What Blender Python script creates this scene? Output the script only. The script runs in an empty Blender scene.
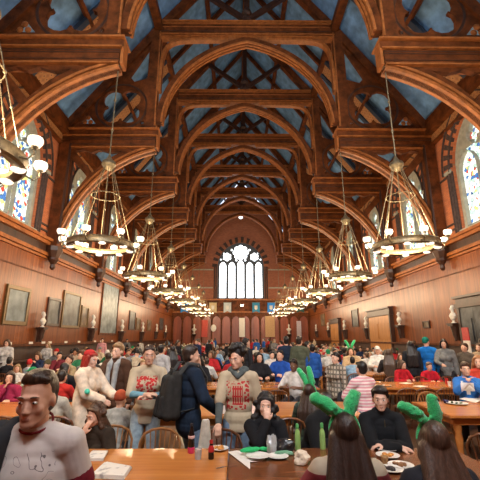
import bpy, bmesh, math, random
import numpy as np
from mathutils import Vector, Matrix, Euler
from mathutils.geometry import tessellate_polygon
C = bpy.context.scene.collection
PI = math.pi
EXPO = 1.05
R = math.radians
random.seed(7)

# ------------------------------------------------------------------ camera
CAM = Vector((-0.5, 0.0, 1.8)); PITCH = R(14.83); YAW = R(0.449); F = 370.0
_fw = Vector((math.sin(YAW) * math.cos(PITCH), math.cos(YAW) * math.cos(PITCH), math.sin(PITCH)))
_rt = Vector((math.cos(YAW), -math.sin(YAW), 0))
_up = _rt.cross(_fw)
def ray(px, py): return _fw * F + _rt * (px - 240) + _up * (240 - py)
def at_y(px, py, y):
    d = ray(px, py); return CAM + d * ((y - CAM.y) / d.y)
def at_x(px, py, x):
    d = ray(px, py); return CAM + d * ((x - CAM.x) / d.x)
def at_z(px, py, z):
    d = ray(px, py); return CAM + d * ((z - CAM.z) / d.z)
def proj(p):
    d = Vector(p) - CAM; zc = d.dot(_fw); return 240 + F * d.dot(_rt) / zc, 240 - F * d.dot(_up) / zc
cd = bpy.data.cameras.new('camera'); cam = bpy.data.objects.new('camera', cd); C.objects.link(cam)
cd.sensor_width = 36; cd.lens = F / 480 * 36; cd.clip_start = 0.05; cd.clip_end = 300
cam.location = CAM; cam.rotation_euler = (PI / 2 + PITCH, 0, -YAW)
bpy.context.scene.camera = cam

# ------------------------------------------------------------------ materials
MATS = {}
def nodes(name):
    m = bpy.data.materials.new(name); m.use_nodes = True
    nt = m.node_tree; b = nt.nodes['Principled BSDF']
    return m, nt, b
def N(nt, t, **k):
    n = nt.nodes.new(t)
    for a, v in k.items():
        if a in n.inputs: n.inputs[a].default_value = v
        else: setattr(n, a, v)
    return n
def L(nt, a, ao, b, bi): nt.links.new(a.outputs[ao], b.inputs[bi])
def ramp(nt, stops):
    n = nt.nodes.new('ShaderNodeValToRGB'); e = n.color_ramp.elements
    while len(e) < len(stops): e.new(0.5)
    for q, (p, c) in zip(e, stops): q.position = p; q.color = (*c, 1)
    return n
def bump(nt, b, src, out, strength, dist=0.02):
    n = N(nt, 'ShaderNodeBump'); n.inputs['Strength'].default_value = strength; n.inputs['Distance'].default_value = dist
    L(nt, src, out, n, 'Height'); L(nt, n, 'Normal', b, 'Normal')
def plain(name, col, rough=0.6, metal=0.0, var=0.15, scale=12, bmp=0.0, spec=0.5, sheen=0):
    if name in MATS: return MATS[name]
    m, nt, b = nodes(name)
    tc = N(nt, 'ShaderNodeTexCoord'); no = N(nt, 'ShaderNodeTexNoise', Scale=scale, Detail=4.0)
    L(nt, tc, 'Object', no, 'Vector')
    lo = tuple(c * (1 - var) for c in col); hi = tuple(min(1, c * (1 + var)) for c in col)
    r = ramp(nt, [(0.3, lo), (0.7, hi)]); L(nt, no, 'Fac', r, 'Fac'); L(nt, r, 'Color', b, 'Base Color')
    b.inputs['Roughness'].default_value = rough; b.inputs['Metallic'].default_value = metal
    b.inputs['Specular IOR Level'].default_value = spec
    if sheen: b.inputs['Sheen Weight'].default_value = sheen
    if bmp: bump(nt, b, no, 'Fac', bmp)
    MATS[name] = m; return m
def wood(name, lo, hi, rough=0.4, stretch=(1, 1, 0.08), scale=9, bmp=0.08, plank=None, spec=0.5):
    if name in MATS: return MATS[name]
    m, nt, b = nodes(name)
    tc = N(nt, 'ShaderNodeTexCoord'); mp = N(nt, 'ShaderNodeMapping'); mp.inputs['Scale'].default_value = stretch
    L(nt, tc, 'Object', mp, 'Vector')
    no = N(nt, 'ShaderNodeTexNoise', Scale=scale, Detail=6.0, Roughness=0.62); L(nt, mp, 'Vector', no, 'Vector')
    r = ramp(nt, [(0.28, lo), (0.72, hi)]); L(nt, no, 'Fac', r, 'Fac')
    col = r; out = 'Color'
    if plank:                       # plank = (axis index, width): each board its own tone, a groove between boards
        sx = N(nt, 'ShaderNodeSeparateXYZ'); L(nt, tc, 'Object', sx, 'Vector')
        mu = N(nt, 'ShaderNodeMath', operation='MULTIPLY'); mu.inputs[1].default_value = 1 / plank[1]
        L(nt, sx, plank[0], mu, 0)
        fl = N(nt, 'ShaderNodeMath', operation='FLOOR'); L(nt, mu, 0, fl, 0)
        wn = N(nt, 'ShaderNodeTexWhiteNoise', noise_dimensions='1D'); L(nt, fl, 0, wn, 'W')
        fr = N(nt, 'ShaderNodeMath', operation='FRACT'); L(nt, mu, 0, fr, 0)
        gr = ramp(nt, [(0.0, (.35, .35, .35)), (0.07, (1, 1, 1))]); L(nt, fr, 0, gr, 'Fac')
        tn = ramp(nt, [(0.0, (.78, .78, .78)), (1.0, (1.12, 1.1, 1.08))]); L(nt, wn, 'Value', tn, 'Fac')
        m1 = N(nt, 'ShaderNodeMixRGB', blend_type='MULTIPLY'); m1.inputs[0].default_value = 1
        L(nt, r, 'Color', m1, 1); L(nt, tn, 'Color', m1, 2)
        m2 = N(nt, 'ShaderNodeMixRGB', blend_type='MULTIPLY'); m2.inputs[0].default_value = 0.8
        L(nt, m1, 'Color', m2, 1); L(nt, gr, 'Color', m2, 2); col = m2
    L(nt, col, out, b, 'Base Color'); b.inputs['Roughness'].default_value = rough
    b.inputs['Specular IOR Level'].default_value = spec
    if bmp: bump(nt, b, no, 'Fac', bmp)
    MATS[name] = m; return m
def glow(name, col, strength):
    if name in MATS: return MATS[name]
    m, nt, b = nodes(name)
    b.inputs['Base Color'].default_value = (*col, 1); b.inputs['Emission Color'].default_value = (*col, 1)
    b.inputs['Emission Strength'].default_value = strength; b.inputs['Roughness'].default_value = 0.3
    MATS[name] = m; return m
def tint(name, rough=0.75, noise=0.25, scale=25, bmp=0.15, sheen=0.0):      # base colour = the object's own colour property
    if name in MATS: return MATS[name]
    m, nt, b = nodes(name)
    oi = N(nt, 'ShaderNodeObjectInfo'); tc = N(nt, 'ShaderNodeTexCoord')
    no = N(nt, 'ShaderNodeTexNoise', Scale=scale, Detail=3.0); L(nt, tc, 'Object', no, 'Vector')
    r = ramp(nt, [(0.3, (1 - noise,) * 3), (0.7, (1 + noise,) * 3)]); L(nt, no, 'Fac', r, 'Fac')
    mx = N(nt, 'ShaderNodeMixRGB', blend_type='MULTIPLY'); mx.inputs[0].default_value = 1
    L(nt, oi, 'Color', mx, 1); L(nt, r, 'Color', mx, 2); L(nt, mx, 'Color', b, 'Base Color')
    b.inputs['Roughness'].default_value = rough
    if sheen: b.inputs['Sheen Weight'].default_value = sheen
    if bmp: bump(nt, b, no, 'Fac', bmp, 0.01)
    MATS[name] = m; return m
def brick(name, c1, c2, mortar, bw=0.26, bh=0.085, swap=None):
    m, nt, b = nodes(name)
    tc = N(nt, 'ShaderNodeTexCoord'); sx = N(nt, 'ShaderNodeSeparateXYZ'); cx = N(nt, 'ShaderNodeCombineXYZ')
    L(nt, tc, 'Object', sx, 'Vector'); L(nt, sx, swap, cx, 'X'); L(nt, sx, 'Z', cx, 'Y')
    br = N(nt, 'ShaderNodeTexBrick', Scale=1.0); br.inputs['Color1'].default_value = (*c1, 1); br.inputs['Color2'].default_value = (*c2, 1)
    br.inputs['Mortar'].default_value = (*mortar, 1); br.inputs['Brick Width'].default_value = bw; br.inputs['Row Height'].default_value = bh
    br.inputs['Mortar Size'].default_value = 0.008
    L(nt, cx, 'Vector', br, 'Vector'); L(nt, br, 'Color', b, 'Base Color'); b.inputs['Roughness'].default_value = 0.85
    bump(nt, b, br, 'Fac', -0.3, 0.02); MATS[name] = m; return m
def stained(name, strength, coloured, scale=3.5):
    m, nt, b = nodes(name)
    tc = N(nt, 'ShaderNodeTexCoord')
    vo = N(nt, 'ShaderNodeTexVoronoi', Scale=scale); L(nt, tc, 'Object', vo, 'Vector')
    sp = N(nt, 'ShaderNodeSeparateColor'); L(nt, vo, 'Color', sp, 'Color')
    if coloured:
        r = ramp(nt, [(0.0, (.66, .84, .84)), (0.36, (.86, .96, .90)), (.55, (.36, .62, .55)), (.66, (.05, .16, .46)), (.78, (.58, .62, .22)), (.87, (.50, .06, .04)), (.93, (.9, .95, .95))])
    else:
        r = ramp(nt, [(0.0, (.9, .96, 1)), (.6, (1, 1, 1)), (.85, (.75, .86, .98)), (.95, (.95, .98, 1))])
    r.color_ramp.interpolation = 'CONSTANT'; L(nt, sp, 0, r, 'Fac')
    v2 = N(nt, 'ShaderNodeTexVoronoi', Scale=scale, feature='DISTANCE_TO_EDGE'); L(nt, tc, 'Object', v2, 'Vector')
    lead = ramp(nt, [(0.0, (.15, .15, .15)), (0.07 if coloured else 0.02, (1, 1, 1))]); L(nt, v2, 'Distance', lead, 'Fac')
    mx = N(nt, 'ShaderNodeMixRGB', blend_type='MULTIPLY'); mx.inputs[0].default_value = 1 if coloured else .5
    L(nt, r, 'Color', mx, 1); L(nt, lead, 'Color', mx, 2)
    L(nt, mx, 'Color', b, 'Emission Color'); L(nt, mx, 'Color', b, 'Base Color')
    b.inputs['Emission Strength'].default_value = strength; b.inputs['Roughness'].default_value = 0.2
    MATS[name] = m; return m

W_TRUSS = wood('truss_oak', (.030, .0095, .0035), (.175, .050, .0135), 0.55, (1, 1, 1), 2.6, spec=.14)
W_EDGE = wood('lit_moulding_oak', (.16, .052, .014), (.40, .135, .036), 0.45, (1, 1, 1), 4.0, spec=.25)  # lighter oak for mouldings: highlights on lit edges put into the colour
W_DARK = wood('dark_oak', (.018, .007, .004), (.065, .023, .010), 0.45, (1, 1, .15), 6)
W_WALL = wood('wainscot_boards', (.10, .023, .006), (.29, .082, .018), 0.36, (3, 3, 0.12), 6, 0.05, plank=('Y', 0.2), spec=.24)
W_END = wood('screen_boards', (.19, .036, .013), (.34, .075, .026), 0.35, (3, 3, 0.12), 6, 0.05, plank=('X', 0.35))
W_TABLE = wood('table_maple', (.40, .135, .030), (.60, .235, .058), 0.2, (0.12, 1.6, 1), 9, 0.02)
W_TABLE_SHADE = wood('table_maple_shaded', (.11, .035, .012), (.20, .066, .022), 0.2, (0.12, 1.6, 1), 9, 0.02)  # same table wood, with the shadow of people put into its colour
W_CHAIR = wood('chair_wood', (.09, .030, .010), (.19, .066, .022), 0.3, (1, 1, .2), 14, 0.03)
W_CHAIRL = wood('chair_light_wood', (.24, .10, .03), (.40, .18, .06), 0.32, (1, 1, .2), 14, 0.03)
W_FLOOR = wood('floor_boards', (.06, .025, .011), (.12, .055, .026), 0.35, (2, .1, 1), 8, 0.03, plank=('X', 0.12))
M_BLUE = plain('blue_roof_panel', (.13, .27, .50), 0.75, var=0.35, scale=2.2, bmp=0.1)
M_NAVY = plain('navy_roof_band', (.014, .024, .048), 0.6, var=0.3, scale=3)
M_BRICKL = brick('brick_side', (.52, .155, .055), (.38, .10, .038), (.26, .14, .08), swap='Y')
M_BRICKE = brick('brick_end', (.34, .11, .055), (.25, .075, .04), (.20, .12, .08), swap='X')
M_DARKBRICK = plain('dark_brick', (.05, .03, .026), 0.85, var=0.4, scale=9)
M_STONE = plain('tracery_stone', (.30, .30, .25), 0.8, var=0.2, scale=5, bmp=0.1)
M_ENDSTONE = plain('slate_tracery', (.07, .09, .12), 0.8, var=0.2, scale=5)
M_PLASTER = plain('plaster_white', (.72, .70, .64), 0.55, var=0.08, scale=8)
M_BRASS = plain('aged_brass', (.19, .155, .095), 0.45, 0.6, var=0.3, scale=18)
M_GOLD = plain('gilt_frame', (.13, .075, .022), 0.45, 0.4, var=0.3, scale=20)
M_GLASS = stained('stained_glass', .5, True, 6.5)
M_ENDGLASS = stained('pale_leaded_glass', 1.6, False, 3.0)
M_BACKGLASS = stained('west_leaded_glass', 14.0, False, 3.0)
M_GLOBE = glow('frosted_globe', (1, .88, .70), .6)
M_LAMPD = glow('downlight_glass', (1, .88, .72), .65)
def stencil_mat():
    m, nt, b = nodes('stencilled_band')
    tc = N(nt, 'ShaderNodeTexCoord'); sx = N(nt, 'ShaderNodeSeparateXYZ'); mp = N(nt, 'ShaderNodeCombineXYZ'); mu = N(nt, 'ShaderNodeVectorMath', operation='SCALE'); mu.inputs['Scale'].default_value = 4.4
    L(nt, tc, 'Object', mu, 'Vector'); L(nt, mu, 'Vector', sx, 'Vector'); L(nt, sx, 'Y', mp, 'X'); L(nt, sx, 'Z', mp, 'Y')
    ck = N(nt, 'ShaderNodeTexVoronoi', Scale=1.0, feature='F1', distance='MANHATTAN'); ck.inputs['Randomness'].default_value = 0
    L(nt, mp, 'Vector', ck, 'Vector')
    r = ramp(nt, [(0.0, (.05, .02, .015)), (.13, (.05, .02, .015)), (.16, (.40, .19, .07)), (.5, (.34, .15, .055)), (.9, (.24, .10, .04))]); L(nt, ck, 'Distance', r, 'Fac')
    L(nt, r, 'Color', b, 'Base Color'); b.inputs['Roughness'].default_value = 0.6
    return m
M_STEN = stencil_mat()

# ------------------------------------------------------------------ mesh building
class MB:
    def __init__(s): s.v = []; s.f = []; s.m = []
    def add(s, vs, fs, mi=0):
        o = len(s.v); s.v += [tuple(v) for v in vs]; s.f += [tuple(i + o for i in f) for f in fs]; s.m += [mi] * len(fs); return s
    def box(s, c, d, rot=None, mi=0):
        x, y, z = d[0] / 2, d[1] / 2, d[2] / 2
        vs = [Vector(p) for p in ((-x, -y, -z), (x, -y, -z), (x, y, -z), (-x, y, -z), (-x, -y, z), (x, -y, z), (x, y, z), (-x, y, z))]
        if rot is not None: vs = [rot @ v for v in vs]
        c = Vector(c)
        return s.add([v + c for v in vs], [(0, 3, 2, 1), (4, 5, 6, 7), (0, 1, 5, 4), (1, 2, 6, 5), (2, 3, 7, 6), (3, 0, 4, 7)], mi)
    def bar(s, a, b, w, h, up=(0, 1, 0), mi=0):       # box beam from a to b; h measured along `up`
        a, b = Vector(a), Vector(b); d = b - a; l = d.length; d.normalize(); u = Vector(up); sd = d.cross(u).normalized(); u = sd.cross(d)
        vs = [a + sd * (i * w / 2) + u * (j * h / 2) + d * (k * l) for k in (0, 1) for i, j in ((-1, -1), (1, -1), (1, 1), (-1, 1))]
        return s.add(vs, [(0, 1, 2, 3), (7, 6, 5, 4), (0, 4, 5, 1), (1, 5, 6, 2), (2, 6, 7, 3), (3, 7, 4, 0)], mi)
    def tube(s, pts, r, n=8, caps=True, mi=0, flat=1.0):
        pts = [Vector(p) for p in pts]; rs = r if isinstance(r, (list, tuple)) else [r] * len(pts); rings = []
        t0 = (pts[1] - pts[0]).normalized(); u = t0.orthogonal().normalized()
        for i, p in enumerate(pts):
            t = (pts[min(i + 1, len(pts) - 1)] - pts[max(i - 1, 0)]).normalized()
            u = (u - t * u.dot(t)).normalized(); w = t.cross(u)
            rings.append([p + (u * math.cos(2 * PI * k / n) + w * math.sin(2 * PI * k / n) * flat) * rs[i] for k in range(n)])
        vs = [v for q in rings for v in q]; fs = []
        for i in range(len(pts) - 1):
            for k in range(n):
                a, b = i * n + k, i * n + (k + 1) % n; fs.append((a, b, b + n, a + n))
        if caps: fs.append(tuple(range(n - 1, -1, -1))); fs.append(tuple((len(pts) - 1) * n + k for k in range(n)))
        return s.add(vs, fs, mi)
    def loop(s, pts, r, n=8, mi=0):                  # closed tube
        pts = [Vector(p) for p in pts]; M = len(pts); c = sum(pts, Vector()) / M
        nrm = (pts[0] - c).cross(pts[M // 4] - c).normalized(); vs = []; fs = []
        for i, p in enumerate(pts):
            t = (pts[(i + 1) % M] - pts[i - 1]).normalized(); u = t.cross(nrm).normalized()
            vs += [p + (u * math.cos(2 * PI * k / n) + nrm * math.sin(2 * PI * k / n)) * r for k in range(n)]
        for i in range(M):
            for k in range(n):
                a, b = i * n + k, i * n + (k + 1) % n; c2, d2 = ((i + 1) % M) * n + (k + 1) % n, ((i + 1) % M) * n + k
                fs.append((a, b, c2, d2))
        return s.add(vs, fs, mi)
    def lathe(s, prof, n=16, c=(0, 0, 0), mi=0, sx=1, sy=1):
        c = Vector(c); vs = []; fs = []
        for r, z in prof: vs += [c + Vector((r * sx * math.cos(2 * PI * k / n), r * sy * math.sin(2 * PI * k / n), z)) for k in range(n)]
        for i in range(len(prof) - 1):
            for k in range(n):
                a, b = i * n + k, i * n + (k + 1) % n; fs.append((a, b, b + n, a + n))
        if prof[0] == prof[-1]: return s.add(vs, fs, mi)
        if prof[0][0] > 1e-4: fs.append(tuple(range(n - 1, -1, -1)))
        if prof[-1][0] > 1e-4: fs.append(tuple((len(prof) - 1) * n + k for k in range(n)))
        return s.add(vs, fs, mi)
    def ball(s, c, r, n=12, m=8, rot=None, mi=0):
        r = r if isinstance(r, (tuple, list)) else (r, r, r); c = Vector(c); vs = []; fs = []
        for i in range(m + 1):
            t = PI * i / m
            for k in range(n):
                v = Vector((r[0] * math.sin(t) * math.cos(2 * PI * k / n), r[1] * math.sin(t) * math.sin(2 * PI * k / n), -r[2] * math.cos(t)))
                vs.append((rot @ v if rot is not None else v) + c)
        for i in range(m):
            for k in range(n):
                a, b = i * n + k, i * n + (k + 1) % n; fs.append((a, b, b + n, a + n))
        return s.add(vs, fs, mi)
    def plate(s, outer, holes=(), th=0.1, M=None, mi=0, mi_hole=None):   # outline in XZ, thickness along Y, centred
        loops = [[Vector((x, 0, z)) for x, z in outer]] + [[Vector((x, 0, z)) for x, z in h] for h in holes]
        tris = tessellate_polygon([[Vector((p.x, p.z, 0)) for p in l] for l in loops])
        flat = [p for l in loops for p in l]; n = len(flat); M = M or Matrix()
        vs = [M @ (p + Vector((0, -th / 2, 0))) for p in flat] + [M @ (p + Vector((0, th / 2, 0))) for p in flat]
        fs = []
        for t in tris:
            a, b, c = (flat[i] for i in t)
            if (b.x - a.x) * (c.z - a.z) - (b.z - a.z) * (c.x - a.x) < 0: t = (t[0], t[2], t[1])
            fs += [tuple(t), (t[2] + n, t[1] + n, t[0] + n)]
        s.add(vs, fs, mi); o = 0
        base = len(s.v) - 2 * n
        for li, l in enumerate(loops):
            k = len(l)
            area = sum(l[i].x * l[(i + 1) % k].z - l[(i + 1) % k].x * l[i].z for i in range(k))
            for i in range(k):
                a, b = base + o + i, base + o + (i + 1) % k
                q = (a, a + n, b + n, b); 
                if (area > 0) == (li == 0): q = (b, b + n, a + n, a)
                s.f.append(q); s.m.append(mi if li == 0 or mi_hole is None else mi_hole)
            o += k
        return s
    def build(s, name, mats, parent=None, smooth=False, bevel=0, uv=False):
        me = bpy.data.meshes.new(name); me.from_pydata(s.v, [], s.f)
        mats = mats if isinstance(mats, (list, tuple)) else [mats]
        for m in mats: me.materials.append(m)
        if len(mats) > 1: me.polygons.foreach_set('material_index', s.m)
        if smooth:
            me.polygons.foreach_set('use_smooth', [True] * len(me.polygons)); me.set_sharp_from_angle(angle=R(42))
        if bevel:
            bm = bmesh.new(); bm.from_mesh(me); bmesh.ops.remove_doubles(bm, verts=bm.verts, dist=1e-5)
            bmesh.ops.bevel(bm, geom=[e for e in bm.edges if len(e.link_faces) == 2 and e.calc_face_angle(0) > 0.6], offset=bevel, segments=2, affect='EDGES', clamp_overlap=True)
            bm.to_mesh(me); bm.free()
        me.update()
        return link(name, me, parent)
def link(name, me, parent=None):
    o = bpy.data.objects.new(name, me); C.objects.link(o)
    if parent: o.parent = parent
    return o
def tag(o, label, cat, group=None):
    o['label'] = label; o['category'] = cat
    if group: o['group'] = group
    return o
def thing(name, label, cat, loc=(0, 0, 0), rz=0, group=None):
    o = bpy.data.objects.new(name, None); C.objects.link(o); o.location = loc; o.rotation_euler = (0, 0, rz); o.empty_display_size = 0.1
    return tag(o, label, cat, group)
def struct(o): o['kind'] = 'structure'; return o
KIDS = {}
def kids(o): return [c for c in C.objects if c.parent == o] if o.name not in KIDS else KIDS[o.name]
def dup(root, loc, rz=0, label=None, group=None, scale=None):
    if root.name not in KIDS:
        KIDS[root.name] = list(root.children)
        for c in KIDS[root.name]: KIDS[c.name] = list(c.children)
    r = root.copy(); C.objects.link(r); r.location = loc; r.rotation_euler = (0, 0, rz)
    if scale: r.scale = (scale,) * 3
    if label: r['label'] = label
    if group: r['group'] = group
    for ch in KIDS[root.name]:
        c = ch.copy(); C.objects.link(c); c.parent = r
        for g in KIDS[ch.name]:
            d = g.copy(); C.objects.link(d); d.parent = c
    return r
def arc(c, r, a0, a1, n): return [(c[0] + r * math.cos(a0 + (a1 - a0) * i / n), c[1] + r * math.sin(a0 + (a1 - a0) * i / n)) for i in range(n + 1)]
def circle(c, r, n=24): return arc(c, r, 0, 2 * PI, n)[:-1]
def pointed(hw, z0, zs, k=1.0, n=10):               # lancet outline: half width, sill, springing, arc radius = 2*hw*k
    r = 2 * hw * k; cx = r - hw; a = math.acos(cx / r)
    right = arc((-cx, zs), r, 0, a, n); left = [(-x, z) for x, z in right[::-1]][1:]
    return [(-hw, z0), (hw, z0)] + right + left
def bez(p0, p1, p2, p3, n=16):
    p0, p1, p2, p3 = (Vector(p) for p in (p0, p1, p2, p3))
    return [p0 * (1 - t) ** 3 + p1 * 3 * t * (1 - t) ** 2 + p2 * 3 * t * t * (1 - t) + p3 * t ** 3 for t in (i / n for i in range(n + 1))]
# ------------------------------------------------------------------ the hall
HW, Y0, S, YE, YB = 9.15, 10.75, 5.7, 50.4, -0.9
TY = [Y0 + S * k for k in range(-1, 7)]
WALLZ, MIDZ, RIDGE, MX = 11.95, 18.0, 24.1, 4.6
fl = MB().box((0, (YE + YB) / 2, -0.05), (2 * HW + .6, YE - YB + .6, 0.1)).build('floor', W_FLOOR); struct(fl)

def side_m(x): return Matrix.Translation((x, 0, 0)) @ Matrix.Rotation(PI / 2, 4, 'Z')   # plate x -> world Y
wn = 0
for sx, side in ((-1, 'left'), (1, 'right')):
    M = side_m(sx * (HW + .3))
    centres = [y + S / 2 for y in TY[:-1]]
    w = MB()
    outline = lambda hw, c, z0=6.15: [(x + c, z) for x, z in pointed(hw, z0, 9.0, .75)]
    w.plate([(YB, 5.2), (YE, 5.2), (YE, WALLZ), (YB, WALLZ)], [outline(1.5, c) for c in centres], .6, M)
    wall = struct(w.build('wall_' + side, M_BRICKL))
    # banded arches, jamb shafts and pilaster bands round each opening
    v = MB()
    for c in centres:
        pts_i = [(x, z) for x, z in pointed(1.52, 6.15, 9.0, .75, 15)][2:]; pts_o = [(x, z) for x, z in pointed(2.1, 6.15, 9.0, .68, 15)][2:]
        n = len(pts_i)
        for i in range(n - 1):
            q = [pts_i[i], pts_o[i], pts_o[i + 1], pts_i[i + 1]]
            v.plate([(x + c, z) for x, z in q], (), .14 if i % 2 else .10, side_m(sx * (HW - .02)), mi=i % 2)
        for hw_, k_ in ((1.62, .74), (2.16, .675)):
            v.tube([(sx * (HW - .12), x + c, z) for x, z in pointed(hw_, 6.15, 9.0, k_, 12)[2:]], .045, 6, mi=1)
        for s in (-1, 1):
            for d, r in ((1.56, .05), (1.72, .07), (1.9, .05)):
                v.tube([(sx * (HW - .05), c + s * d, 6.2), (sx * (HW - .05), c + s * d, 9.0)], r, 8, mi=1)
            for zz in (6.45, 6.7, 8.9): v.box((sx * (HW - .03), c + s * 2.1, zz), (.08, 1.1, .07), mi=1)
            v.box((sx * (HW - .05), c + s * 1.78, 9.03), (.2, .5, .14), mi=2)
    p = v.build('arch_surround', [M_BRICKL, M_DARKBRICK, M_STONE], wall)
    for c in centres:
        wn += 1
        f = MB(); hs = []
        for d in (-.72, .72): hs.append([(x + d + c, z) for x, z in pointed(.58, 6.4, 8.75, .8, 7)])
        lob = []
        for q in range(4): lob += [(c + x, 10.05 + z) for x, z in arc((.22 * math.cos(q * PI / 2), .22 * math.sin(q * PI / 2)), .25, q * PI / 2 - 1.75, q * PI / 2 + 1.75, 7)]
        hs.append(lob)
        for d in (-.93, .93): hs.append([(c + d + x, 9.63 + z) for x, z in circle((0, 0), .15, 10)])
        f.plate(outline(1.5, c), hs, .22, side_m(sx * (HW + .22)))
        fo = struct(f.build('window_%d' % wn, M_STONE))
        MB().plate(outline(1.48, c), (), .03, side_m(sx * (HW + .30))).build('glass', M_GLASS, fo)
        MB().plate([(c - 1.5, 0), (c + 1.5, 0), (c + 1.5, .1), (c - 1.5, .1)], (), .55, Matrix.Translation((0, 0, 6.13)) @ side_m(sx * (HW + .1))).build('sill', M_STONE, fo)
    # panelling, cornice, ledge, dark base
    b = MB().box((sx * (HW + .02), (YB + YE) / 2, 2.6), (.16, YE - YB, 5.2))
    wp = struct(b.build('wall_%s_panelling' % side, W_WALL))
    t = MB()
    for z, d, h in ((5.28, .12, .10), (5.42, .20, .14), (5.66, .12, .32), (5.9, .26, .14), (6.03, .38, .12)):
        t.box((sx * (HW - d / 2 + .1), (YB + YE) / 2, z), (d + .2, YE - YB, h), mi=0 if h > .2 else 1)
    struct(t.build('trim_cornice_' + side, [W_DARK, W_EDGE]))
    t = MB().box((sx * (HW - .05), (YB + YE) / 2, 4.55), (.05, YE - YB, .06))
    struct(t.build('trim_rail_' + side, W_TRUSS))
    t = MB().box((sx * (HW - .13), (YB + YE) / 2, .78), (.22, YE - YB, 1.56), mi=0).box((sx * (HW - .2), (YB + YE) / 2, 1.52), (.34, YE - YB, .08), mi=1).box((sx * (HW - .22), (YB + YE) / 2, .46), (.44, YE - YB, .92), mi=0).box((sx * (HW - .30), (YB + YE) / 2, .95), (.6, YE - YB, .06), mi=0)
    struct(t.build('baseboard_' + side, [W_DARK, W_TRUSS]))
    t = MB().box((sx * (HW - .06), (YB + YE) / 2, 11.2), (.14, YE - YB, .42), mi=0).box((sx * (HW - .16), (YB + YE) / 2, 11.68), (.5, YE - YB, .54), mi=1).box((sx * (HW - .1), (YB + YE) / 2, 10.95), (.24, YE - YB, .09), mi=1)
    struct(t.build('trim_stencil_band_' + side, [M_STEN, W_TRUSS]))

# ceiling: two slopes a side, bands and purlins under them
def slope(sx, lo): return (Vector((sx * HW, 0, WALLZ)), Vector((sx * MX, 0, MIDZ))) if lo else (Vector((sx * MX, 0, MIDZ)), Vector((0, 0, RIDGE)))
c = MB()
for sx in (-1, 1):
    for lo in (1, 0):
        a, b = slope(sx, lo); y0, y1 = YB - .3, YE + .3; n = Vector((sx * .8, 0, .6)) * .12; off = Vector((sx * .25, 0, .2))
        a = a + off; b = b + off if lo else b + Vector((0, 0, .3))
        vs = [a + Vector((0, y0, 0)), b + Vector((0, y0, 0)), b + Vector((0, y1, 0)), a + Vector((0, y1, 0))]
        c.add(vs + [p + n for p in vs], [(0, 1, 2, 3), (7, 6, 5, 4), (0, 4, 5, 1), (1, 5, 6, 2), (2, 6, 7, 3), (3, 7, 4, 0)])
ceil = struct(c.build('ceiling', M_BLUE))
pl, st, nv, rf = MB(), MB(), MB(), MB()
for sx in (-1, 1):
    for lo in (1, 0):
        a, b = slope(sx, lo); nrm = (b - a).cross(Vector((0, 1, 0))).normalized(); nrm = nrm if nrm.z < 0 else -nrm
        for fr in ((.5,) if lo else (.5,)):
            p = a.lerp(b, fr); pl.bar((p.x, YB, p.z), (p.x, YE, p.z), .16, .24, nrm)
        for k in range(9):
            yc = YB + .1 + S * k + S / 2
            e = nrm * .0
            o = Vector((0, yc, 0)) + e
            if lo: st.bar(a + o, b + o, .72, .10, nrm)
            else: rf.bar(a + o, b + o, .2, .24, nrm)
            for s in (-1, 1):
                if lo: nv.bar(a + o + Vector((0, s * .55, 0)), b + o + Vector((0, s * .55, 0)), .26, .2, nrm)
                if not lo and False: rf.bar(a + o + Vector((0, s * 1.4, 0)), b + o + Vector((0, s * 1.4, 0)), .13, .16, nrm)
    for z, x in ((WALLZ + .12, HW - .1), (MIDZ - .1, MX + .1)): pl.bar((sx * x, YB, z), (sx * x, YE, z), .4, .4, (0, 0, 1))
pl.bar((0, YB, RIDGE - .25), (0, YE, RIDGE - .25), .3, .5, (0, 0, 1))
pl.build('purlin', W_TRUSS, ceil); st.build('stencilled_rafter', M_STEN, ceil); nv.build('navy_rafter', M_NAVY, ceil); rf.build('rafter', W_TRUSS, ceil)

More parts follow.
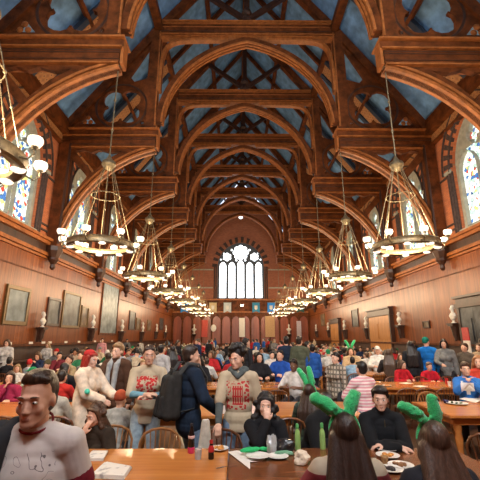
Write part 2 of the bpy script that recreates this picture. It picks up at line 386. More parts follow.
# roof trusses ------------------------------------------------------------------
def mirror_pts(pts, sx): return [(sx * x, z) for x, z in (pts if sx > 0 else pts[::-1])]
def make_truss():
    t = thing('roof_truss', 'oak', 'roof truss')
    for sx in (-1, 1):
        h = MB()
        h.box((sx * 6.85, 0, 11.05), (4.7, .46, .52), mi=0)
        h.box((sx * 6.83, 0, 10.76), (4.6, .52, .06), mi=1)
        h.box((sx * 6.82, 0, 11.37), (4.8, .62, .05), mi=1)
        h.box((sx * 6.81, 0, 11.54), (4.86, .50, .24), mi=0)
        h.box((sx * 6.79, 0, 11.70), (4.92, .78, .07), mi=1)
        h.box((sx * 4.42, 0, 11.2), (.1, .42, .9), mi=1)
        for zz, dd in ((11.16, .50), (11.26, .48), (10.90, .49)): h.box((sx * 6.85, 0, zz), (4.72, dd, .03), mi=2)  # raised dark strips paint the shade of grooves between mouldings
        h.build('hammer_beam', [W_TRUSS, W_EDGE, W_DARK], t)
        cur = bez((4.5, 0, 10.6), (6.2, 0, 10.2), (8.25, 0, 8.7), (8.72, 0, 5.7), 16)
        out = [(p.x, p.z) for p in cur] + [(9.1, 5.7), (9.1, 10.73), (4.5, 10.73)]
        holes = [[(8.4, 10.6), (8.0, 10.68), (7.6, 10.52), (7.2, 10.68), (6.7, 10.52), (6.1, 10.6), (6.8, 10.15), (7.45, 9.45)], [(8.58, 10.25), (8.58, 7.5), (8.1, 8.6), (7.68, 9.25)]]
        br = MB().plate(mirror_pts(out, sx), [mirror_pts(q, sx) for q in holes], .2)
        bo = br.build('arched_brace', W_TRUSS, t)
        e = MB()
        for off, wd, mi in ((.0, .46, 0), (.22, .36, 0)):
            for i in range(len(cur) - 1):
                a, b2 = cur[i], cur[i + 1]; d = (b2 - a).normalized(); nr = Vector((-d.z, 0, d.x)); nr = nr if nr.z > 0 else -nr
                a2, b3 = a + nr * (off + .05) - d * .01, b2 + nr * (off + .05) + d * .01
                e.bar((sx * a2.x, 0, a2.z), (sx * b3.x, 0, b3.z), wd, .10, (sx * nr.x, 0, nr.z))
        e.build('brace_moulding', W_EDGE, bo)
        w = MB().box((sx * 8.85, 0, 8.4), (.5, .55, 5.2), mi=0)
        for s in (-1, 1): w.tube([(sx * 8.6, s * .22, 5.9), (sx * 8.6, s * .22, 10.9)], .07, 6, mi=1)
        w.build('wall_post', [W_TRUSS, W_DARK], t)
        cb = MB().lathe([(.06, 4.75), (.12, 4.85), (.10, 5.0), (.24, 5.2), (.22, 5.3), (.36, 5.6), (.36, 5.8)], 8, (sx * 8.8, 0, 0))
        cb.build('corbel', W_DARK, t)
        q = MB().box((sx * 4.82, 0, 14.7), (.46, .42, 5.95), mi=0)
        for s in (-1, 1): q.box((sx * 4.60, s * .17, 14.8), (.07, .1, 5.7), mi=1)
        q.build('queen_post', [W_TRUSS, W_EDGE], t)
        # tracery roundel in the triangle above the hammer beam
        cx, cz = 6.35, 13.1
        lob = []
        for k in range(4):
            an = k * PI / 2 + PI / 4; lob += arc((cx + .56 * math.cos(an), cz + .56 * math.sin(an)), .535, an - 1.75, an + 1.75, 8)
        tri = [(5.03, 11.76), (8.95, 11.76), (5.03, 17.0)]
        holes = [lob, [(5.15, 14.75), (5.15, 16.6), (6.05, 14.85), (5.8, 14.55)], [(7.55, 12.1), (8.35, 12.1), (7.95, 12.62)], [(7.35, 13.75), (6.85, 14.4), (7.1, 14.0), (7.6, 13.4)], circle((5.25, 12.2), .1, 8)]
        r = MB().plate(mirror_pts(tri, sx), [mirror_pts(hh, sx) for hh in holes], .16)
        ro = r.build('tracery_panel', W_TRUSS, t)
        g = MB()
        for rad, tr in ((1.27, .02), (1.14, -.02)): g.loop([(sx * (cx + rad * math.cos(a)), 0, cz + rad * math.sin(a)) for a in [2 * PI * i / 32 for i in range(32)]], tr + .08, 6)
        g.build('roundel_ring', W_DARK, ro)
        fl_ = MB()
        for k in range(3):
            an = k * 2 * PI / 3 + PI / 2; fl_.ball((sx * 7.95 + .16 * math.cos(an), -.09, 12.27 + .16 * math.sin(an)), (.12, .06, .12), 8, 6)
        fl_.build('carved_leaf', W_EDGE, ro)
        for a, b2 in (((HW - .15, WALLZ - .1), (MX + .1, MIDZ - .1)), ((MX + .1, MIDZ - .1), (.0, RIDGE - .15))):
            MB().bar((sx * a[0], 0, a[1]), (sx * b2[0], 0, b2[1]), .36, .42, (0, 0, 1)).build('principal_rafter', W_TRUSS, t)
        ac = bez((4.62, 0, 12.2), (4.5, 0, 14.7), (2.75, 0, 16.7), (0, 0, 17.32), 18)
        arch = MB()
        inn = [(p.x, p.z) for p in ac]
        outp = []
        for i, p in enumerate(ac):
            d = (ac[min(i + 1, 18)] - ac[max(i - 1, 0)]).normalized(); outp.append((max(0, p.x - .34 * d.z) if i < 18 else 0, p.z + .34 * d.x if i < 18 else p.z - .36))
        arch.plate(mirror_pts(inn[::-1] + outp, sx) if True else None, (), .34, mi=0)
        for i in range(18):
            a, b2 = Vector((outp[i][0], 0, outp[i][1])), Vector((outp[i + 1][0], 0, outp[i + 1][1]))
            if (b2 - a).length > .01: [arch.bar((sx * a.x, yy, a.z), (sx * b2.x, yy, b2.z), .09, .10, (0, 0, 1) if abs((b2 - a).normalized().z) < .8 else (1, 0, 0), mi=1) for yy in (-.2, 0, .2)]
        arch.build('collar_arch', [W_TRUSS, W_EDGE], t)
        fr = MB(); pts = bez((4.5, 0, 14.0), (4.5, 0, 17.6), (4.5, 0, 17.12), (1.0, 0, 17.22), 14)
        for i in range(14): fr.bar((sx * pts[i].x, 0, pts[i].z), (sx * pts[i + 1].x, 0, pts[i + 1].z), .3, .14, (1, 0, .2) if i < 6 else (0, 0, 1))
        fr.build('spandrel_frame', W_EDGE, t)
        MB().bar((sx * .1, 0, 18.6), (sx * 2.55, 0, 20.5), .22, .26, (0, 0, 1)).build('strut', W_DARK, t)
    cbm = MB().box((0, 0, 17.75), (9.4, .42, .72), mi=0).box((0, 0, 17.32), (9.3, .46, .05), mi=1).box((0, 0, 17.42), (9.3, .56, .05), mi=1).box((0, 0, 18.22), (9.4, .66, .07), mi=1).box((0, 0, 18.10), (9.4, .56, .05), mi=1).box((0, 0, 17.90), (9.4, .48, .04), mi=1).box((0, 0, 17.62), (9.4, .46, .03), mi=2)  # last strip is coloured dark to paint groove shade
    cbm.build('collar_beam', [W_TRUSS, W_EDGE, W_DARK], t)
    MB().bar((0, 0, 18.2), (0, 0, 24.0), .3, .3).lathe([(.05, 17.8), (.2, 18.3), (.28, 18.55), (.2, 18.8), (.32, 18.95), (.18, 19.3)], 8).build('king_post', W_DARK, t)
    return t
truss = make_truss(); TRL = ['nearest oak hammerbeam truss, mostly above the photo frame', 'large oak hammerbeam truss with tips nearest the photo top corners', 'second oak roof truss whose wide collar beam crosses the photo top', 'third oak roof truss from the front, its arch framing smaller arches', 'fourth oak roof truss from the front of the hall', 'fifth oak roof truss, about midway to the end window', 'second to last small oak truss before the end window', 'farthest oak roof truss just in front of the end window']
truss.location = (0, TY[0], 0); truss['label'] = TRL[0]; truss['group'] = 'oak hammerbeam roof trusses'
for k in range(1, 8): dup(truss, (0, TY[k], 0), 0, TRL[k])

# end wall ------------------------------------------------------------------
def foil(cx, cz, r, n, lr):
    pts = []
    for q in range(n):
        an = 2 * PI * q / n + PI / 2; d = PI / n + .9; pts += arc((cx + (r - lr) * math.cos(an), cz + (r - lr) * math.sin(an)), lr, an - d, an + d, 5)
    return pts
gable = [(-HW, 0), (HW, 0), (HW, WALLZ), (MX, MIDZ), (0, RIDGE), (-MX, MIDZ), (-HW, WALLZ)]
WINO = pointed(3.2, 6.9, 11.3, .545, 14)
e = MB().plate(gable, [WINO, foil(0, 18.9, .72, 4, .34)], .6, Matrix.Translation((0, YE + .3, 0)))
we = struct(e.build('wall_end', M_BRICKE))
tr = MB()
hs = [[(x + d, z) for x, z in pointed(.46, 7.05, 11.6 if d == 0 else 11.35, .8, 6)] for d in (-2.46, -1.23, 0, 1.23, 2.46)]
hs += [foil(0, 13.35, 1.12, 8, .38), foil(-1.9, 12.72, .62, 6, .25), foil(1.9, 12.72, .62, 6, .25)]
hs += [circle((sx * .62, 12.25), .16, 8) for sx in (-1, 1)] + [circle((sx * 1.25, 13.72), .17, 8) for sx in (-1, 1)] + [circle((sx * 2.75, 12.35), .13, 8) for sx in (-1, 1)] + [circle((sx * 2.35, 13.25), .1, 8) for sx in (-1, 1)]
tr.plate(WINO, hs, .24, Matrix.Translation((0, YE + .15, 0)))
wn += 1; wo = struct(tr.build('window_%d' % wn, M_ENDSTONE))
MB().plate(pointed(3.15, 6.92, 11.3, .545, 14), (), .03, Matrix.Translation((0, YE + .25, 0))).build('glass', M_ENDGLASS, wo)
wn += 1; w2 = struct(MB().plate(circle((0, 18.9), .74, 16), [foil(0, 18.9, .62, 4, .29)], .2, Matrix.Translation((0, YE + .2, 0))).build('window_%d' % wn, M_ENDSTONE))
MB().plate(circle((0, 18.9), .72, 16), (), .03, Matrix.Translation((0, YE + .3, 0))).build('glass', M_ENDGLASS, w2)
v = MB(); pi_, po = pointed(3.24, 6.9, 11.3, .545, 14)[2:], pointed(3.95, 6.9, 11.3, .545, 14)[2:]
for i in range(len(pi_) - 1): v.plate([pi_[i], po[i], po[i + 1], pi_[i + 1]], (), .16 if i % 2 else .12, Matrix.Translation((0, YE - .04, 0)), mi=i % 2)
for sx in (-1, 1):
    for d in (3.35, 3.6): v.tube([(sx * d, YE - .06, 6.9), (sx * d, YE - .06, 11.3)], .09, 8, mi=1)
    for z in (8.4, 10.9): v.box((sx * 6.4, YE - .03, z), (5.2, .1, .16), mi=2)
v.build('arch_surround', [M_BRICKE, M_DARKBRICK, M_STONE], we)
t = MB().box((0, YE - .2, 5.15), (18.2, .5, .18), mi=1).box((0, YE - .25, 6.78), (18.2, .6, .2), mi=1).box((0, YE - .1, 5.95), (18.2, .2, 1.5), mi=0)
for i in range(40): t.box((-8.8 + i * .45, YE - .22, 6.45), (.1, .06, .5), mi=0)
struct(t.build('trim_gallery_front', [W_TRUSS, W_EDGE]))
scr = MB().box((0, YE - .06, 2.55), (18.1, .12, 5.1))
so = struct(scr.build('wall_end_screen', W_END))
ar = MB(); nb = 14; bw = 18.0 / nb
hs = []
for i in range(nb):
    cxx = -9.0 + bw * (i + .5); hs.append([(x + cxx, z) for x, z in pointed(bw * .42, 1.1, 3.9, .7, 6)])
ar.plate([(-9.05, .02), (9.05, .02), (9.05, 5.05), (-9.05, 5.05)], hs, .1, Matrix.Translation((0, YE - .17, 0)))
for i in range(nb + 1): ar.box((-9.0 + bw * i, YE - .26, 2.5), (.14, .1, 5.0))
ar.build('arcade_panelling', W_TRUSS, so)
bk = MB().plate(gable, [pointed(3.2, 6.9, 11.3, .545, 14)], .5, Matrix.Translation((0, YB - .26, 0)))
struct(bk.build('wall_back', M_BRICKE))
wn += 1
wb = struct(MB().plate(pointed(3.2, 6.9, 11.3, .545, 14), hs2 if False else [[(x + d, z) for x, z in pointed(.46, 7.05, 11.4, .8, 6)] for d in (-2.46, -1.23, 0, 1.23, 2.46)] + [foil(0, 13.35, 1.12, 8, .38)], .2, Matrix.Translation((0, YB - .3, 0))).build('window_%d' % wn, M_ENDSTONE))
MB().plate(pointed(3.18, 6.92, 11.3, .545, 14), (), .03, Matrix.Translation((0, YB - .42, 0))).build('glass', M_BACKGLASS, wb)

# chandeliers ------------------------------------------------------------------
def make_chandelier():
    t = thing('chandelier', 'x', 'chandelier')
    MB().tube([(0, 0, 2.9), (0, 0, 6.45)], .022, 6).ball((0, 0, 3.9), .05, 8, 6).ball((0, 0, 5.0), .05, 8, 6).lathe([(.0, 6.25), (.09, 6.3), (.12, 6.4), (.05, 6.5)], 8).build('suspension_rod', M_BRASS, t, True)
    MB().lathe([(.02, 2.45), (.10, 2.5), (.17, 2.58), (.22, 2.66), (.2, 2.76), (.1, 2.84), (.05, 2.95), (.03, 3.0)], 14).build('hub', M_BRASS, t, True)
    MB().lathe([(.76, -.06), (.90, -.09), (.95, -.06), (.94, -.02), (.93, .05), (.96, .10), (.93, .13), (.90, .10), (.80, .03), (.76, .03), (.76, -.06)], 36).build('ring', M_BRASS, t, True)
    for k in range(8):
        a = 2 * PI * (k + .5) / 8; ca, sa = math.cos(a), math.sin(a)
        MB().tube([(.13 * ca, .13 * sa, 2.6), (.86 * ca, .86 * sa, .08)], .0105, 5).ball((.42 * ca, .42 * sa, 1.6), .035, 6, 5).ball((.6 * ca, .6 * sa, .98), .026, 6, 5).build('rod', M_BRASS, t)
    MB().loop([(.42 * math.cos(2 * PI * i / 20), .42 * math.sin(2 * PI * i / 20), 1.6) for i in range(20)], .012, 5).build('brace_ring', M_BRASS, t)
    for k in range(8):
        a = 2 * PI * k / 8; ca, sa = math.cos(a), math.sin(a)
        p = lambda r, z: (r * ca, r * sa, z)
        am = MB().tube([p(.96, -.02), p(1.08, -.06), p(1.17, .02), p(1.17, .12)], .016, 6).lathe([(.03, .1), (.05, .13), (.06, .15)], 8, (1.17 * ca, 1.17 * sa, 0)).build('lamp_arm', M_BRASS, t)
        MB().lathe([(.03, .13), (.075, .15), (.105, .20), (.11, .25), (.10, .29), (.085, .295)], 12, (1.17 * ca, 1.17 * sa, 0)).build('glass_shade', M_GLOBE, am, True)
        b = 2 * PI * (k + .5) / 8
        MB().lathe([(.0, -.12), (.08, -.115), (.10, -.10), (.105, -.07)], 12, (.84 * math.cos(b), .84 * math.sin(b), 0)).build('downlight', M_LAMPD, t, True)
    return t
ch = make_chandelier()
CHL = ['nearest wheel chandelier, cut by the photo left edge', None]
names = ['largest', 'second', 'third', 'fourth', 'fifth', 'sixth', 'farthest']
first = True
for k in range(-1, 7):
    for sx, side in ((-1, 'left'), (1, 'right')):
        lab = (CHL[0] if sx < 0 else 'nearest wheel chandelier on the right, beyond the photo frame') if k == -1 else ('%s whole brass wheel chandelier in the row along the %s wall' % (names[k], side) if k == 0 else '%s brass wheel chandelier from the front in the row along the %s wall' % (names[k], side) if k < 6 else 'farthest tiny brass wheel chandelier near the end of the %s row' % side)
        o = ch if first else dup(ch, (0, 0, 0))
        first = False
        o.location = (sx * (4.57 if k >= 0 else 4.72), Y0 + S * k, 4.44); o['label'] = lab; o['group'] = 'wheel chandeliers along the %s side' % side
        ld = bpy.data.lights.new('chandelier_lamp', 'POINT'); ld.energy = 330; ld.color = (1, .74, .46); ld.shadow_soft_size = .35
        lo = bpy.data.objects.new('chandelier_lamp', ld); C.objects.link(lo); lo.location = (sx * 4.57, Y0 + S * k, 5.0)
# ------------------------------------------------------------------ figures
def skin_mat(i):
    cols = [(.62, .36, .25), (.50, .27, .17), (.36, .18, .10), (.17, .08, .045), (.68, .42, .31)]
    return plain('skin_%d' % i, cols[i], 0.5, var=0.06, scale=14, spec=0.4)
M_LIP = plain('lip', (.40, .17, .125), 0.4, var=0.05); M_EYEW = plain('eye_white', (.75, .72, .68), 0.25, var=0.02)
M_IRIS = plain('iris', (.03, .02, .015), 0.2, var=0.1)
M_CLOTH = tint('cloth', 0.9, 0.22, 14, 0.35)
M_CLOTH.node_tree.nodes['Principled BSDF'].inputs['Specular IOR Level'].default_value = .2
def hair_mat():
    m = tint('hair_strands', 0.42, 0.45, 60, 0.0)
    nt = m.node_tree; tc = [n for n in nt.nodes if n.type == 'TEX_COORD'][0]; no = [n for n in nt.nodes if n.type == 'TEX_NOISE'][0]
    mp = N(nt, 'ShaderNodeMapping'); mp.inputs['Scale'].default_value = (1.6, 1.6, .12); nt.links.new(tc.outputs['Object'], mp.inputs['Vector']); nt.links.new(mp.outputs['Vector'], no.inputs['Vector'])
    b = nt.nodes['Principled BSDF']; bump(nt, b, no, 'Fac', 0.5, 0.012); return m
M_HAIR = hair_mat()
M_CURL = tint('curly_hair', 0.55, 0.5, 45, 0.9)
M_FUZZ = tint('green_fuzz', 0.9, 0.35, 140, 0.9, 0.6)
M_SHOE = plain('shoe_leather', (.04, .035, .03), 0.5)
def denim(name, c): return plain(name, c, 0.85, var=0.25, scale=22)
M_JEAN = denim('blue_denim', (.13, .19, .27)); M_LJEAN = denim('light_denim', (.26, .33, .38)); M_BLACKT = plain('black_trousers', (.018, .018, .022), 0.85, var=0.3); M_KHAKI = plain('khaki_trousers', (.20, .15, .09), 0.85)

def E(c, r, rot=None, m=0): return ('e', Vector(c), Vector(r) if not isinstance(r, (int, float)) else Vector((r, r, r)), rot, m)
def K(a, b, ra, rb, m=0): return ('c', Vector(a), Vector(b), ra, rb, m)
def xf(p, M):                      # a primitive carried by a matrix
    if p[0] == 'e': 
        r3 = M.to_3x3(); return ('e', M @ p[1], p[2], (r3 @ p[3]) if p[3] is not None else r3.copy(), p[4])
    return ('c', M @ p[1], M @ p[2], p[3], p[4], p[5])
def blow(ps, d): return [('e', p[1], p[2] + Vector((d, d, d)), p[3], p[4]) if p[0] == 'e' else ('c', p[1], p[2], p[3] + d, p[4] + d, p[5]) for p in ps]
DG = None
def blob(name, prims, voxel, mats, parent=None, smooth=3, col=None, jitter=0):
    mb = MB(); n = 16 if voxel < .012 else 10
    for p in prims:
        if p[0] == 'e': mb.ball(p[1], tuple(p[2]), n, n // 2 + 2, p[3])
        else:
            a, b = p[1], p[2]
            if (b - a).length < 1e-4: mb.ball(a, p[3], n, n // 2 + 2); continue
            mb.tube([a, b], [p[3], p[4]], n); mb.ball(a, p[3], n, n // 2 + 2); mb.ball(b, p[4], n, n // 2 + 2)
    me = bpy.data.meshes.new(name + '_raw'); me.from_pydata(mb.v, [], mb.f)
    t = bpy.data.objects.new(name + '_raw', me); C.objects.link(t)
    rm = t.modifiers.new('r', 'REMESH'); rm.mode = 'VOXEL'; rm.voxel_size = voxel
    if smooth: sm = t.modifiers.new('s', 'SMOOTH'); sm.factor = .5; sm.iterations = smooth
    dg = bpy.context.evaluated_depsgraph_get(); out = bpy.data.meshes.new_from_object(t.evaluated_get(dg)); out.name = name
    bpy.data.objects.remove(t); bpy.data.meshes.remove(me)
    nf = len(out.polygons)
    out.materials.clear()
    for m in mats: out.materials.append(m)
    if len(mats) > 1:
        c = np.empty(nf * 3, np.float32); out.polygons.foreach_get('center', c); c = c.reshape(-1, 3)
        best = np.full(nf, 1e9); mi = np.zeros(nf, np.int32)
        for p in prims:
            if p[0] == 'e':
                q = c - np.array(p[1]); 
                if p[3] is not None: q = q @ np.array(p[3])
                r = np.array(p[2]); k = np.linalg.norm(q / r, axis=1); g = np.linalg.norm(q / (r * r), axis=1) + 1e-9; d = k * (k - 1) / g; m = p[4]
            else:
                a, b = np.array(p[1]), np.array(p[2]); ab = b - a; h = np.clip(((c - a) @ ab) / max(ab @ ab, 1e-9), 0, 1)
                d = np.linalg.norm(c - a - h[:, None] * ab, axis=1) - (p[3] + (p[4] - p[3]) * h); m = p[5]
            u = d < best; best[u] = d[u]; mi[u] = m
        out.polygons.foreach_set('material_index', mi)
    out.polygons.foreach_set('use_smooth', [True] * nf); out.update()
    o = link(name, out, parent)
    if col: o.color = (*col, 1)
    return o
def ik(a, t, l1, l2, hint):
    a, t = Vector(a), Vector(t); d = t - a; l = min(max(d.length, abs(l1 - l2) + .02), (l1 + l2) * .995); d.normalize(); t = a + d * l
    x = (l1 * l1 - l2 * l2 + l * l) / (2 * l); y = math.sqrt(max(l1 * l1 - x * x, 0)); h = Vector(hint); h = (h - d * h.dot(d)).normalized()
    return a + d * x + h * y, t

def skeleton(P):
    """joints of a figure facing -Y, origin on the floor, 1.75 m tall at scale 1"""
    J = {}; seat = P.get('seat', False)
    J['T'] = Matrix.Translation((0, 0, P.get('pz', .55 if seat else .94))) @ Matrix.Rotation(P.get('lean', 0), 4, 'X') @ Matrix.Rotation(P.get('side', 0), 4, 'Y') @ Matrix.Rotation(P.get('twist', 0), 4, 'Z')
    T = J['T']; sw = P.get('sw', .165)
    pv = T @ Vector((0, 0, .545))
    J['H'] = Matrix.Translation(pv + Vector(P.get('hoff', (0, -.01, 0)))) @ Matrix.Rotation(P.get('yaw', 0), 4, 'Z') @ Matrix.Rotation(P.get('nod', 0), 4, 'X') @ Matrix.Rotation(P.get('roll', 0), 4, 'Y')
    hs = P.get('hs', 1.0); J['H'] = J['H'] @ Matrix.Scale(hs, 4) if hs != 1 else J['H']
    for s, k in ((-1, 'R'), (1, 'L')):
        sh = T @ Vector((s * sw, 0, .45)); J['sh' + k] = sh
        tgt = P.get('hand' + k) or ((s * .24, -.05, .82) if not seat else (s * .14, -.36, .80))
        J['el' + k], J['wr' + k] = ik(sh, tgt, .285, .25, P.get('elbow' + k, (s * .7, .35, -.6)))
        hip = T @ Vector((s * .088, 0, -.02)); J['hp' + k] = hip
        ft = P.get('foot' + k) or ((s * .11, .02, .085) if not seat else (s * .12, -.40, .085))
        J['kn' + k], J['an' + k] = ik(hip, ft, .44, .43, (s * .08, -1, .5 if seat else 0))
    return J
def torso(J, fem):
    T = J['T']; w = .88 if fem else 1
    ps = [E((0, 0, 0), (.160, .112, .12)), E((0, 0, .14), (.145 * w, .098, .13)), E((0, -.005, .30), (.165 * w, .112, .16)), E((0, .005, .41), (.145 * w, .088, .085))]
    for s in (-1, 1):
        ps += [K((0, .012, .50), (s * .13, .005, .455), .055, .058)]
        if fem: ps.append(E((s * .07, -.088, .30), (.062, .05, .062)))
    return [xf(p, T) for p in ps]
def arms(J, which=('R', 'L'), upto=2.0, m=0):
    ps = []
    for k in which:
        s = 1 if k == 'L' else -1
        a, b, c = J['sh' + k], J['el' + k], J['wr' + k]; ps.append(K(J['T'] @ Vector((s * .12, .005, .44)), a, .062, .060, m))
        if upto <= 1: ps.append(K(a, a.lerp(b, upto), .058, .058 - .014 * upto, m))
        else:
            f = upto - 1; ps += [K(a, b, .058, .044, m), K(b, b.lerp(c, f), .044, .044 - .014 * f, m)]
    return ps
def legs(J, upto=2.0, m=0, r=(.086, .060, .042)):
    ps = []
    for k in 'RL':
        a, b, c = J['hp' + k], J['kn' + k], J['an' + k]; ps += [K(a, b, r[0], r[1], m), K(b, b.lerp(c, upto - 1), r[1], r[1] + (r[2] - r[1]) * (upto - 1), m)]
    return ps
def feet(J, m=0, d=0): return [K(J['an' + k] + Vector((0, .03, -.035 )), J['an' + k] + Vector((0, -.15, -.045)), .044 + d, .036 + d, m) for k in 'RL']
def hands(J, P, fine, m=0):
    ps = []
    for k in 'RL':
        s = 1 if k == 'L' else -1
        w = J['wr' + k]; d = Vector(P['hdir' + k]).normalized() if P.get('hdir' + k) else (w - J['el' + k]).normalized()
        n = Vector(P.get('palm' + k) or (-s * .8, 0, -.5)); n = (n - d * n.dot(d)).normalized(); sd = d.cross(n) * s      # towards the thumb
        cu = P.get('curl' + k, .5)
        rot = Matrix((sd, n, d)).transposed()
        ps.append(E(w + d * .045, (.040, .019, .052), rot, m)); ps.append(K(w, w + d * .03, .029, .030, m))
        ln = (.070, .080, .074, .056)
        for i, off in enumerate((.030, .010, -.010, -.030)):
            b0 = w + d * .085 + sd * off; d1 = (d * math.cos(cu) + n * math.sin(cu)).normalized(); d2 = (d * math.cos(cu * 2.2) + n * math.sin(cu * 2.2)).normalized()
            b1 = b0 + d1 * ln[i] * .55; b2 = b1 + d2 * ln[i] * .5
            ps += [K(b0 - d * .01, b1, .0095, .009, m), K(b1, b2, .009, .0075, m)]
        t0 = w + d * .025 + sd * .026; t1 = t0 + (d * .75 + sd * .6 + n * .35).normalized() * .045; t2 = t1 + (d * .9 + sd * .15 + n * .4).normalized() * .032
        ps += [K(t0, t1, .013, .011, m), K(t1, t2, .011, .008, m)]
    return ps
def head(J, fem, brow=1):
    j = .92 if fem else 1
    ps = [E((0, .02, .145), (.074, .093, .100)), E((0, -.02, .10), (.062 * (j + .03), .070, .085)), E((0, -.03, .055), (.050 * j, .056, .046)), E((0, -.052, .054), (.036 * j, .042, .036)), E((0, -.076, .029), (.024 * j, .019, .018)),
          K((0, -.082, .124), (0, -.101, .087), .0065, .0095), K((-.040, -.077, .143), (.040, -.077, .143), .0105, .0105),
          E((0, -.0915, .0570), (.0200, .0060, .0038), None, 1), E((0, -.0905, .0500), (.0165, .0062, .0042), None, 1)]
    for s in (-1, 1):
        ps += [E((s * .074, .020, .108), (.010, .019, .030), Matrix.Rotation(s * .25, 3, 'Z')), E((s * .042, -.053, .090), (.021, .022, .025)), E((s * .0095, -.094, .0810), (.0080, .0095, .0070)), K((s * .047, -.010, .060), (s * .016, -.070, .029), .016 * j, .016 * j)]
    return [xf(p, J['H']) for p in ps] + [K(J['T'] @ Vector((0, .015, .47)), J['H'] @ Vector((0, .02, .06)), .058 * j, .052 * j)]
rnd = random.Random(3)
def hair_prims(J, style, T=True):
    H = J['H']; Tm = J['T']; ps = []
    cap = [E((0, .038, .160), (.083, .098, .100)), E((0, .05, .115), (.080, .070, .085))]
    if style == 'short': ps = cap + [K((-.055, -.032, .215), (.055, -.032, .215), .022, .022)]
    elif style == 'swept':
        ps = cap + [E((.004, .012, .206), (.080, .088, .060)), K((-.056, -.044, .205), (.0, -.058, .222), .018, .022), K((0, -.058, .222), (.058, -.046, .212), .022, .020), K((.076, -.006, .14), (.072, .0, .20), .010, .02), K((-.076, -.006, .14), (-.072, .0, .20), .010, .02)]
    elif style == 'crop':
        ps = [E((0, .040, .158), (.079, .092, .096)), E((0, .05, .11), (.075, .066, .075)), E((-.004, .015, .216), (.069, .082, .044)), K((-.054, -.026, .208), (.0, -.046, .228), .014, .018), K((.0, -.046, .228), (.058, -.026, .214), .020, .016)]
    elif style == 'fringe':
        ps = cap + [E((0, .012, .205), (.084, .090, .058))] + [K((s * .012, -.060, .222), (s * .062, -.058, .158), .020, .014) for s in (-1, 1)] + [K((s * .05, -.03, .215), (s * .078, -.01, .135), .024, .016) for s in (-1, 1)]
    elif style == 'curly':
        ps = cap + [E((0, .045, .20), (.105, .10, .095))]
        for i in range(90):
            a = rnd.uniform(0, 2 * PI); z = rnd.uniform(-.15, 1); r = math.sqrt(max(0, 1 - z * z)); v = Vector((r * math.cos(a), r * math.sin(a), z))
            if v.y < -.35 and z < .52: continue
            ps.append(E((v.x * .112, .035 + v.y * .115, .185 + v.z * .115), rnd.uniform(.018, .032)))
    elif style in ('long', 'longcurly', 'hang'):
        ps = cap + [K((-.05, -.044, .203), (.05, -.044, .203), .017, .017)]
        for s in (-1, 1): ps += [K((s * .066, -.01, .18), (s * .084, .03, .05), .030, .036)]
        ps = [xf(p, H) for p in ps]
        L0 = .16 if style == 'hang' else .24
        for s in (-1, -.33, .33, 1):
            a = H @ Vector((s * .062, .075 - .03 * abs(s), .10)); b = Tm @ Vector((s * .105, .115, .40)); c = Tm @ Vector((s * .11, .135, .40 - L0 * 1.15))
            ps += [K(a, b, .052, .056), K(b, c, .056, .042 if style != 'hang' else .03)]
        if style == 'longcurly':
            for s in (-1, 1):
                for i in range(26):
                    t = rnd.random(); ps.append(E((H @ Vector((s * .085, .02, .16))).lerp(Tm @ Vector((s * .15, -.05, .28)), t) + Vector((rnd.uniform(-.035, .035), rnd.uniform(-.03, .03), 0)), rnd.uniform(.024, .038)))
            for i in range(50):
                a = rnd.uniform(0, PI); z = rnd.uniform(-.3, 1); r = math.sqrt(1 - z * z); ps.append(xf(E((r * math.cos(a) * .088, .03 + r * math.sin(a) * .105, .165 + z * .10), rnd.uniform(.018, .028)), H))
        return ps
    elif style == 'bob':
        ps = cap + [K((-.05, -.045, .20), (.05, -.045, .20), .020, .020)] + [K((s * .068, .0, .17), (s * .082, .02, .03), .03, .034) for s in (-1, 1)] + [K((s * .04, .09, .15), (s * .045, .09, .02), .045, .045) for s in (-1, 1)]
    elif style == 'bun': ps = cap + [K((-.052, -.043, .203), (.052, -.043, .203), .016, .016), E((0, .135, .20), .042)]
    elif style == 'pony': ps = cap + [K((-.052, -.043, .203), (.052, -.043, .203), .016, .016), K((0, .13, .17), (0, .165, .02), .036, .022)]
    elif style == 'cap': ps = [E((0, .025, .175), (.086, .104, .088)), E((0, .05, .13), (.08, .07, .06)), E((0, -.115, .175), (.062, .055, .010))]
    elif style == 'beanie': ps = [E((0, .025, .180), (.090, .106, .100)), K((-.055, -.06, .16), (.055, -.06, .16), .022, .022), E((0, .05, .15), (.088, .078, .04))]
    return [xf(p, H) for p in ps]
def add_eyes(J, parent, hm):
    for s in (-1, 1):
        b = MB(); r3 = J['H'].to_3x3()
        b.ball(J['H'] @ Vector((s * .031, -.0755, .124)), (.0138, .0122, .0070), 12, 8, r3, 0); b.ball(J['H'] @ Vector((s * .031, -.0850, .124)), (.0056, .0045, .0058), 10, 6, r3, 1)
        b.build('eye', [M_EYEW, M_IRIS], parent, True)
        MB().tube([J['H'] @ Vector((s * x, y, z)) for x, y, z in ((.049, -.0760, .1445), (.040, -.0855, .1485), (.028, -.0885, .1490), (.016, -.0885, .1465))], [.0016, .0027, .0032, .0028], 8).build('eyebrow', hm, parent, True)
